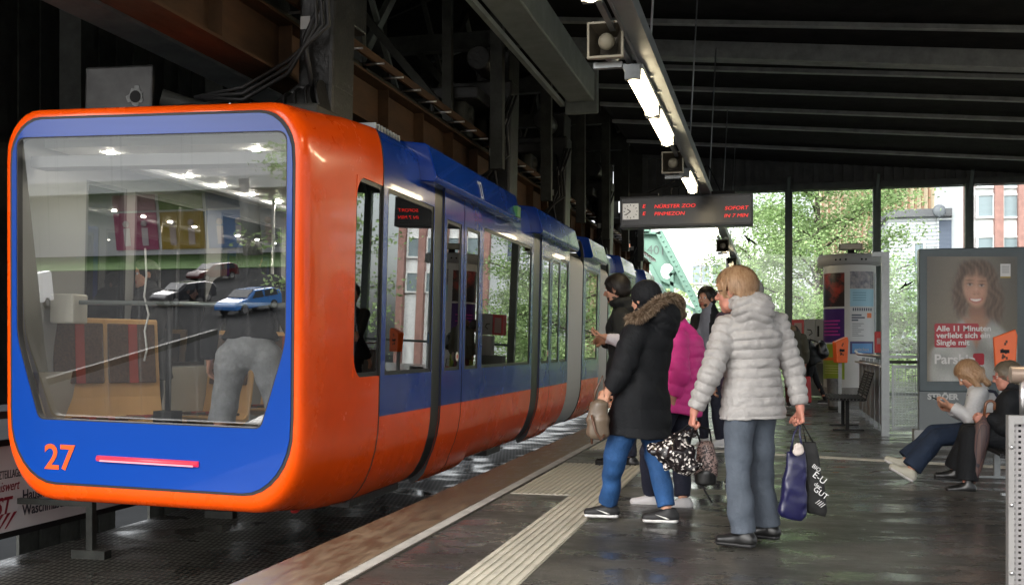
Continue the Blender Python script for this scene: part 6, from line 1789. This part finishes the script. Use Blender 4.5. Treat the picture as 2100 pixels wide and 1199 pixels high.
# --- bearded man looking at his phone by the train
j = j3(10.7)
ov = dict(head=j(1263, 594), neck=j(1276, 630), shL=j(1272, 650, -.17), shR=j(1284, 646, .16), elL=j(1278, 702, -.26), elR=j(1262, 705, .2), wrL=j(1241, 690, -.24), wrR=j(1236, 700, .1), chest=j(1278, 670), waist=j(1279, 715), pelvis=j(1280, 748),
          hipL=j(1276, 762, -.09), hipR=j(1282, 762, .09), knL=j(1268, 850, -.08), knR=j(1290, 850, .08), anL=at(1258, 936, 10.7), anR=at(1292, 940, 10.75))
wl = np.array(ov['wrL']); el_ = np.array(ov['elL'])
def a_reg(C):
    ba = wl - el_; t = np.clip(((C - el_) @ ba) / (ba @ ba), -.05, 1.3); d = np.linalg.norm(C - el_ - t[:, None] * ba, axis=1)
    return ((d < .085) & (C[:, 2] < ov['elL'].z + .085)).astype(int)
Ap = human('bearded man in a dark jacket with white sleeves looking at the phone in his hand', (at(1278, 900, 10.7).x, at(1278, 900, 10.7).y, 0), 84, 1.84, ov, head=(0, -8), h=.010, headscale=1.08, fat=1.08,
           hair=dict(style='short', m=dkhair, g=.014, beard=True, strands=1200), jacket=dict(m=[fabric('charcoal_hoodie', (.020, .021, .020)), whitec], e=.032, hem=.80, flare=.02, hood=dict(z=.01, back=.08, sc=.9), fold=.006, region=a_reg),
           pants=dict(m=darkn, e=.014, flare=.008, len=.95), shoes=dict(m=blk_leather, sole=MT['rubber']), handL=dict(curl=.55, d=(-.9, 0, .15), palm=(0, 0, 1), thumbdir=(0, -1, 0)))
ph = thing('mobile_phone', at(1218, 687, 10.5), 'black mobile phone held up by the bearded man at the train', 'phone')
p = Vector(Ap['J']['wrL']) + Vector((-.13, -.0, .04)); ph.location = p
M_ = Matrix.Translation(p) @ Euler((0, R(20), 0)).to_matrix().to_4x4()
MB().box(-.075, .075, -.036, .036, -.005, .004, 0, M_).build('case', MT['black'], ph, .003); MB().box(-.068, .068, -.032, .032, .0045, .0055, 0, M_).build('screen', mat('dark_screen', (.05, .07, .08), .1), ph)
# --- bearded man with the grey shirt facing the camera
j = j3(12.6)
ov = dict(head=j(1448, 612), neck=j(1455, 637), elL=j(1478, 705, .1), elR=j(1421, 705, -.1))
gshirt = fabric('grey_t_shirt', (.20, .21, .25))
r0_ = flr(1457, 917)
hx = Vector((-math.sin(R(150)), math.cos(R(150)), 0))
def e_reg(C):
    d = (C - np.array(r0_)) @ np.array((hx.x, hx.y, 0)); sdv = (C - np.array(r0_)) @ np.array((math.cos(R(150)), math.sin(R(150)), 0))
    return ((d > .06) & (np.abs(sdv + .0) < .075)).astype(int)
human('young bearded man in an open black jacket over a grey shirt facing this way', r0_, 150, 1.84, ov, head=(2, 0), h=.010,
      hair=dict(style='short', m=dkhair, g=.016, beard=True, strands=1200), jacket=dict(m=[blackc, gshirt], e=.026, hem=.80, fold=.004, region=e_reg, collar=.03),
      pants=dict(m=darkn, e=.010, len=.97), shoes=dict(m=mat('white_trainer', (.6, .6, .62), .5), sole=offw), toeL=(-.8, -.6, 0), toeR=(-.3, -.95, 0))
# --- grey-haired person mostly hidden behind the silver jacket
j = j3(9.2)
human('grey-haired person in dark clothes almost hidden behind the woman in silver', flr(1527, 995), 20, 1.73, dict(head=j(1541, 603)), head=(0, 0), h=.012,
      hair=dict(style='short', m=grhair, g=.016), jacket=dict(m=fabric('plum_jacket', (.03, .018, .035)), e=.03, hem=.78), pants=dict(m=blackc, e=.014), shoes=dict(m=blk_leather, sole=MT['rubber']))
# --- two travellers in the distance
g0 = flr(1663, 829)
human('hunched person in black with a black backpack near the ticket cabinet', g0, 88, 1.66, dict(head=(0, .36, 1.50), neck=(0, .26, 1.40), chest=(0, .12, 1.24), waist=(0, .0, 1.07), pelvis=(0, -.06, .94), shL=(-.17, .18, 1.34), shR=(.17, .18, 1.34), elL=(-.21, .22, 1.08), elR=(.2, .2, 1.08), wrL=(-.15, .40, 1.05), wrR=(.15, .4, 1.05), knL=(-.09, .04, .50), knR=(.09, -.12, .48), anL=(-.1, .10, .085), anR=(.1, -.30, .10)), head=(0, -30), h=.014,
      hair=dict(style='long', m=dkhair, g=.022), jacket=dict(m=fabric('black_rain_jacket', (.012, .014, .014), rough=.4), e=.035, hem=.84, fold=.006), pants=dict(m=blackc, e=-.004), shoes=dict(m=blk_leather, sole=offw))
bpk = thing('backpack', (0, 0, 0), 'shiny black backpack hanging low on the hunched person', 'backpack')
c = g0 + Vector((.20, 0, 1.10)); bpk.location = c
G = Fld(np.array(c) - .35, np.array(c) + .35, .014); G.ell(c, (.12, .15, .20)); G.ell(c + Vector((.08, 0, -.06)), (.07, .12, .11), k=.03); G.folds(.005, 10, 20, 3); G.build('sack', mat('black_nylon', (.014, .015, .016), .3), bpk)
MB().tube([c + Vector((-.06, -.1, .16)), c + Vector((-.22, -.16, .22)), c + Vector((-.25, -.16, .05)), c + Vector((-.08, -.12, -.12))], .018, 8).build('strap', MT['black'], bpk)
h0 = flr(1627, 834)
human('person in an olive jacket at the gable carrying a red bag', h0, 10, 1.64, dict(head=(-.04, .04, 1.52)), head=(25, -10), h=.014, hair=dict(style='short', m=brhair, g=.014),
      jacket=dict(m=fabric('olive_jacket', (.07, .068, .05)), e=.045, hem=.80, fold=.006, hood=dict(z=.0, back=.08, sc=.9)), pants=dict(m=fabric('red_brown_trousers', (.10, .03, .03)), e=.012), shoes=dict(m=blk_leather, sole=offw))
rbag = at(1649, 795, 20.6); tt = thing('shopping_bag', rbag, 'red and pale carrier bag held by the person in the olive jacket', 'bag')
MB().prism([rbag + Vector(v) for v in ((-.14, -.05, -.28), (.14, -.05, -.28), (.12, -.02, .22), (-.10, -.02, .22))], (0, .12, 0)).build('sack', mat('red_bag', (.42, .02, .03), .5), tt, .02)
MB().prism([rbag + Vector(v) for v in ((-.15, -.06, -.05), (-.02, -.06, -.05), (-.02, -.035, .20), (-.11, -.035, .20))], (0, .01, 0)).build('pale_panel', whitec, tt)
MB().tube([rbag + Vector((-.06, .03, .22)), rbag + Vector((-.04, .03, .38)), rbag + Vector((.04, .03, .38)), rbag + Vector((.06, .03, .22))], .008, 6).build('handle', MT['black'], tt)

# --- two people on the bench
j = j3(9.55)
ov = dict(head=j(1985, 768), neck=j(2004, 797), shL=j(2006, 812, -.15), shR=j(2014, 808, .15), elL=j(1990, 856, -.2), elR=j(1992, 852, .15), wrL=j(1950, 832, -.12), wrR=j(1950, 840, .06), chest=j(2014, 830), waist=j(2024, 862), pelvis=j(2030, 884),
          hipL=j(2020, 888, -.09), hipR=j(2022, 886, .09), knL=j(1920, 896, -.10), knR=j(1915, 890, .08), anL=j(1866, 964, -.10), anR=j(1856, 945, .10))
wj = fabric('white_rain_jacket', (.50, .50, .51), rough=.45)
Ip = human('seated woman with blond hair and white jacket typing on a phone', (at(2028, 900, 9.55).x, at(2028, 900, 9.55).y, 0), 88, 1.64, ov, head=(0, -42), h=.009,
           hair=dict(style='long', m=blond, g=.016, strands=2000), jacket=dict(m=wj, e=.032, thighs=False, hempt=at(2030, 890, 9.55), fold=.007, collar=.05, flare=.02),
           pants=dict(m=fabric('dark_jeans', (.018, .030, .058), var=.3), e=.022, flare=.03, len=.93), shoes=dict(m=mat('cream_sneaker', (.50, .48, .40), .6), sole=offw), toeL=(-.85, 0, .50), toeR=(-.90, 0, .42),
           handL=dict(curl=.6, d=(-.95, 0, .2), palm=(0, .4, .8), thumbdir=(0, 0, 1)), handR=dict(curl=.6, d=(-.95, -.1, .2), palm=(0, -.4, .8), thumbdir=(0, 0, 1)))
c = at(1929, 822, 9.5); ph2 = thing('mobile_phone', c, 'black mobile phone in the hands of the seated woman', 'phone')
M_ = Matrix.Translation(c) @ Euler((0, R(25), 0)).to_matrix().to_4x4()
MB().box(-.078, .078, -.038, .038, -.005, .004, 0, M_).build('case', MT['black'], ph2, .003); MB().box(-.07, .07, -.033, .033, .0045, .0055, 0, M_).build('screen', mat('dark_screen2', (.05, .07, .08), .1), ph2)
sb = MB(); J = Ip['J']
sp_ = [Vector(J['neck']) + Vector((-.10, -.14, -.06)), Vector(J['neck']) + Vector((.0, -.155, .005)), Vector(J['neck']) + Vector((.12, -.14, -.02)), Vector(J['chest']) + Vector((.15, -.13, .0)), Vector(J['chest']) + Vector((.17, -.1, -.12))]
sb.tube(sp_, .014, 8); bk = thing('rucksack', J['chest'] + np.array((.18, 0, 0)), 'navy rucksack on the back of the seated woman', 'rucksack'); sb.build('strap', darkn, bk)
cc = Vector(J['chest']) + Vector((.20, 0, -.04)); G = Fld(np.array(cc) - .3, np.array(cc) + .3, .012); G.ell(cc, (.08, .14, .18)); G.build('sack', darkn, bk)
j = j3(9.0)
ov = dict(head=j(2064, 772), neck=j(2078, 800), shL=j(2070, 822, -.17), shR=j(2080, 818, .15), elL=j(2062, 875, -.2), elR=j(2058, 870, .15), wrL=j(2022, 854, -.1), wrR=j(2024, 858, .05), chest=j(2080, 838), waist=j(2080, 872), pelvis=j(2076, 895),
          hipL=j(2062, 898, -.09), hipR=j(2064, 895, .09), knL=j(1992, 888, -.09), knR=j(1990, 885, .12), anL=j(1982, 992, -.12), anR=j(1956, 966, .2))
Jp = human('seated older person with short grey hair, glasses and a black coat holding an umbrella', (at(2078, 900, 9.0).x, at(2078, 900, 9.0).y, 0), 88, 1.60, ov, head=(0, -6), h=.010, fat=1.12, headscale=1.05,
           hair=dict(style='short', m=mat('mousy_hair', (.15, .12, .085), .5, var=.3, vs=40), g=.014, strands=1500), jacket=dict(m=blackc, e=.040, thighs=False, hempt=at(2070, 930, 9.0), fold=.006, flare=.05, name='coat'), tone=(.50, .22, .16),
           pants=dict(m=blackc, e=.03, flare=.02, len=.93), shoes=dict(m=blk_leather, sole=MT['rubber'], top=.05), toeL=(-1, -.05, 0), toeR=(-1, 0, .05),
           handL=dict(curl=1.2, d=(-.8, 0, -.3), thumb=.9), handR=dict(curl=1.1, d=(-.8, 0, -.3)))
glasses(Jp, mat('red_glasses', (.3, .03, .03), .3))
um = thing('umbrella', j(2002, 992), 'folded dark plaid umbrella with a curved wooden handle leaning at the knees', 'umbrella')
tip, mid, top = j(1998, 992, -.16), j(2006, 905, -.16), j(2018, 852, -.16)
def plaid(nt, N, L, p):
    tc = N.new('ShaderNodeTexCoord'); w = N.new('ShaderNodeTexBrick'); w.inputs['Scale'].default_value = 14; L.new(tc.outputs['Object'], w.inputs['Vector'])
    w.inputs['Color1'].default_value = (.06, .04, .04, 1); w.inputs['Color2'].default_value = (.13, .07, .06, 1); w.inputs['Mortar'].default_value = (.025, .02, .03, 1); L.new(w.outputs[0], p.inputs['Base Color']); p.inputs['Roughness'].default_value = .6
b = MB(); ax = (top - tip)
pts = [tip + ax * k for k in (0, .06, .2, .45, .7, .86, .93, 1)]; b.tube(pts, [.006, .018, .040, .058, .066, .060, .030, .012], 12); um_c = b.build('canopy', node_mat('plaid_cloth', plaid), um)
um_c.data.polygons.foreach_set('use_smooth', [True] * len(um_c.data.polygons))
hk = [top, top + ax.normalized() * .09] + [top + ax.normalized() * (.09 + .035 * math.sin(t)) + Vector((.035 - .035 * math.cos(t), 0, 0)) for t in [math.pi * i / 7 for i in range(1, 8)]] + [top + ax.normalized() * .05 + Vector((.07, 0, 0))]
MB().tube(hk, .011, 10).build('handle', mat('brown_wood_handle', (.16, .06, .025), .3), um)

# --- passengers inside the train
k0 = sp(300, 800, 8.15); k0.z = .16
human('passenger in dark clothes standing behind the windscreen with a hand on the seat', k0, 150, 1.76, dict(elR=(.42, .05, 1.15), wrR=(.60, .12, 1.02), elL=(-.32, .10, 1.12), wrL=(-.36, .34, 1.02)), h=.012, hair=dict(style='short', m=dkhair),
      jacket=dict(m=fabric('dark_grey_jacket', (.020, .020, .021)), e=.045, hem=.72, fold=.007, flare=.04), pants=dict(m=blackc, e=.03), shoes=dict(m=blk_leather, sole=MT['rubber']))
l0 = sp(512, 800, 7.2); l0.z = .16
greys = fabric('grey_sweat_shorts', (.30, .31, .32), var=.25, vs=10)
human('passenger in grey knee length shorts and a black top standing at the windscreen', l0, 12, 1.80, dict(elL=(-.28, .02, 1.12), wrL=(-.30, .06, .88), elR=(.30, -.02, 1.12), wrR=(.36, .02, .90), hipL=(-.12, 0, .90), hipR=(.12, 0, .90), knL=(-.20, .03, .49), knR=(.20, .03, .49), anL=(-.22, 0, .085), anR=(.22, 0, .085)), h=.011, hair=dict(style='short', m=dkhair),
      jacket=dict(m=blackc, e=.030, hem=1.02, fold=.005, name='sweater'), pants=dict(m=greys, e=.026, flare=.04, len=.10, fold=.006), shoes=dict(m=offw, sole=offw))

for kx, ky, kl, kj in ((854, 10.55, 'added figure in a dark hooded jacket standing in for a reflection in the window before the first door', whitec), (932, 11.9, 'added figure in black standing in for a reflection in the first train door', None)):  # figures added in place of people's reflections in the side windows
    d_ = 10.9 if ky < 11 else 12.3
    p_ = at(kx, 800, d_); p_.z = .16
    human(kl, p_, 100 if kj else 60, 1.74, dict(elL=(-.24, .08, 1.10), wrL=(-.16, .28, 1.06)), h=.013, hair=dict(style='short', m=dkhair, g=.018), jacket=dict(m=blackc, e=.045, hem=.78, fold=.006, hood=dict(z=.02, back=.08)), pants=dict(m=greys if kj else blackc, e=.03), shoes=dict(m=blk_leather, sole=MT['rubber']))
# ================================================================ bags
def seqmat(nt, N, L, p):
    tc = N.new('ShaderNodeTexCoord'); v = N.new('ShaderNodeTexVoronoi'); v.inputs['Scale'].default_value = 75; L.new(tc.outputs['Object'], v.inputs['Vector'])
    s = N.new('ShaderNodeSeparateColor'); L.new(v.outputs['Color'], s.inputs[0])
    c = ramp(N, [(0, (.006, .005, .006)), (.80, (.02, .014, .015)), (.86, (.6, .55, .52)), (1, (.8, .75, .7))]); L.new(s.outputs[0], c.inputs[0]); L.new(c.outputs[0], p.inputs['Base Color'])
    p.inputs['Roughness'].default_value = .25
    b = N.new('ShaderNodeBump'); b.inputs['Strength'].default_value = .8; b.inputs['Distance'].default_value = .006; L.new(s.outputs[1], b.inputs['Height']); L.new(b.outputs[0], p.inputs['Normal'])
def sack(name, label, cat, pts, rad, m, strap=None, h=.008, seed=1, fold=.006, sidev=(1, 0, 0), flat=.55, sr=.006, extra=None, kk=.012):
    c = sum((Vector(p) for p in pts), Vector()) / len(pts)
    t = thing(name, c, label, cat)
    P = np.array([tuple(p) for p in pts]); F = Fld(P.min(0) - .2, P.max(0) + .2, h)
    for a, b_, r1, r2 in zip(P[:-1], P[1:], rad[:-1], rad[1:]): F.cone(a, b_, r1, r2, kk, side=sidev, q1=r1 * flat, q2=r2 * flat)
    F.folds(fold, 14, 22, seed); F.build('sack', m, t)
    if strap:
        b = MB()
        for s_ in strap: b.tube(s_, sr, 8)
        b.build('strap', extra or MT['black'], t)
    return t
hL = Vector(Dp['J']['wrL']) + Vector((-.035, -.0, -.085)); hR = Vector(Dp['J']['wrR']) + Vector((.0, -.0, -.085))
j = j3(6.5)
sack('sequin_bag', 'black sparkling sequin bag in the left hand of the silver-jacket woman', 'bag', [j(1398, 893), j(1385, 920), j(1390, 945), j(1400, 960)], [.075, .135, .125, .06], node_mat('sequins', seqmat),
     [[j(1375, 900), hL, hL + Vector((.03, 0, -.01)), j(1415, 905)]], seed=4, flat=.5, fold=.012)
def leop(nt, N, L, p):
    tc = N.new('ShaderNodeTexCoord'); n = N.new('ShaderNodeTexNoise'); n.inputs['Scale'].default_value = 34; n.inputs['Distortion'].default_value = 1.6; L.new(tc.outputs['Object'], n.inputs['Vector'])
    c = ramp(N, [(.47, (.02, .012, .012)), (.50, (.26, .18, .16)), (.60, (.30, .21, .19)), (.63, (.02, .012, .012))]); L.new(n.outputs['Fac'], c.inputs[0]); L.new(c.outputs[0], p.inputs['Base Color']); p.inputs['Roughness'].default_value = .5
j = j3(6.62)
tot = sack('patterned_tote', 'brown tote with swirling pattern and dark base hanging behind the sequin bag', 'bag', [j(1448, 915), j(1449, 950), j(1447, 968)], [.055, .068, .07], node_mat('swirl_pattern', leop),
     [[j(1438, 912), j(1428, 880), hL + Vector((.03, .02, 0)), j(1455, 880), j(1460, 912)], [j(1436, 985), j(1445, 1005), j(1460, 1030)]], seed=6, fold=.003, flat=.7)
F = Fld(np.array(j(1448, 980)) - .2, np.array(j(1448, 980)) + .2, .008); F.cone(j(1447, 970), j(1447, 990), .070, .066, .01, side=(1, 0, 0), q1=.052, q2=.045); F.cut(j(1447, 994), (0, 0, -1), .02); F.build('base', blk_leather, tot)
j = j3(6.35)
def flatbag(name, label, top, bot, wt, wb, th, m, straps, seed, ex=(.97, .24, 0)):
    top, bot = Vector(top), Vector(bot); t = thing(name, (top + bot) / 2, label, 'bag'); ax = (bot - top); ex = Vector(ex).normalized(); ey = ax.normalized().cross(ex); rg = random.Random(seed)
    V = []; nr, nc = 26, 36; ph = [rg.uniform(0, 6.28) for _ in range(6)]
    for i in range(nr):
        k = i / (nr - 1); w = (wt + (wb - wt) * min(1, k * 1.15)) / 2; d = th * (.25 + .75 * math.sin(min(1, k * 1.1) * 2.2) ** .8 if k > .01 else .25) / 2
        if k > .93: q = (1 - (k - .93) / .07 * .25); w *= q; d *= q * .9
        for j in range(nc):
            a_ = 2 * math.pi * j / nc; c_, s_ = math.cos(a_), math.sin(a_)
            u = math.copysign(abs(c_) ** .45, c_) * w; v = math.copysign(abs(s_) ** .7, s_) * d
            fo = .006 * math.sin(u * 60 + 5 * k + ph[0]) + .005 * math.sin(k * 17 + u * 35 + ph[1]) + .003 * math.sin(k * 31 - u * 70 + ph[2])
            V.append(top + ax * k + ex * (u + .004 * math.sin(k * 14 + ph[3])) + ey * (v + math.copysign(fo, s_) * (.4 + k)) + Vector((0, 0, -.012 * math.sin(u * 22 + ph[4]) * k)))
    F_ = [(i * nc + j, i * nc + (j + 1) % nc, (i + 1) * nc + (j + 1) % nc, (i + 1) * nc + j) for i in range(nr - 1) for j in range(nc)]
    b = MB().add(V, F_, 0, True); b.f += [tuple(range(nc)), tuple(reversed(range((nr - 1) * nc, nr * nc)))]; b.m += [0, 0]; b.sm += [False, False]
    b.build('sack', m, t)
    b = MB()
    for q in straps: b.tube(q, .006, 8)
    b.build('strap', m, t); return t
flatbag('blue_bag', 'dark blue glossy carrier bag in the right hand of the silver-jacket woman', j(1634, 925), j(1624, 1062), .105, .165, .075, mat('blue_nylon', (.012, .012, .055), .32, var=.25, vs=8),
        [[j(1621, 927), j(1628, 890), hR, j(1640, 890), j(1647, 929)]], 8)
bb_ = flatbag('black_bag', 'black carrier bag with white lettering hanging beside the blue bag', j(1660, 905, .07), j(1674, 1054, .07), .075, .135, .07, mat('black_cotton', (.012, .012, .012), .7),
        [[j(1653, 907, .06), hR + Vector((.01, .02, 0)), j(1668, 907, .06)]], 9)
wtm = mat('bag_print_white', (.7, .7, .7), .5)
for s_, px, py, sz in (('BIO', 1672, 962, .034), ('E-U', 1677, 984, .056), ('der', 1675, 998, .034), ('GUT', 1680, 1014, .046), ('////', 1679, 1036, .046)):
    text(s_, sz, frameM(j(px, py, .012), (.80, .1, -.6), (.6, 0, .8)), wtm, bb_, .001, name='print', align='CENTER')
pl = thing('plush_charm', j(1637, 918, -.09), 'small white plush charm tied to the blue bag', 'charm')
F = Fld(np.array(j(1637, 918, -.09)) - .1, np.array(j(1637, 918, -.09)) + .1, .005); c = j(1637, 916, -.07)
F.ell(c, (.022, .018, .024)); F.ell(c + Vector((0, 0, -.032)), (.018, .016, .020)); F.ell(c + Vector((-.02, 0, -.02)), (.012, .01, .022)); F.ell(c + Vector((.02, 0, -.02)), (.012, .01, .022)); F.folds(.0015, 60, 60); F.build('figure', mat('plush', (.55, .48, .44), .9), pl)
hB = Vector(Bp['J']['wrL']) + Vector((-.05, 0, -.05)); j = j3(7.05)
tan = mat('taupe_leather', (.13, .095, .065), .4, var=.15, vs=10)
hbg = sack('handbag', 'taupe leather handbag with brown straps on the arm of the black coat', 'handbag', [j(1228, 830), j(1226, 860), j(1226, 888)], [.062, .078, .070], tan,
     [[j(1215, 835), j(1222, 800), j(1236, 770), j(1240, 800), j(1240, 835)], [j(1214, 832), j(1213, 870), j(1214, 910)], [j(1213, 850, -.05), j(1222, 885, -.05), j(1232, 902, -.05), j(1240, 890, -.05)]], seed=2, fold=.003, flat=.6, sr=.008, extra=mat('brown_leather', (.10, .045, .025), .4))
# hard edges stay hard on the train shells
for o in ALL:
    if o.name.split('.')[0] in ('front_body', 'middle_body', 'rear_body', 'door'):
        e = o.modifiers.new('split', 'EDGE_SPLIT'); e.split_angle = R(38)
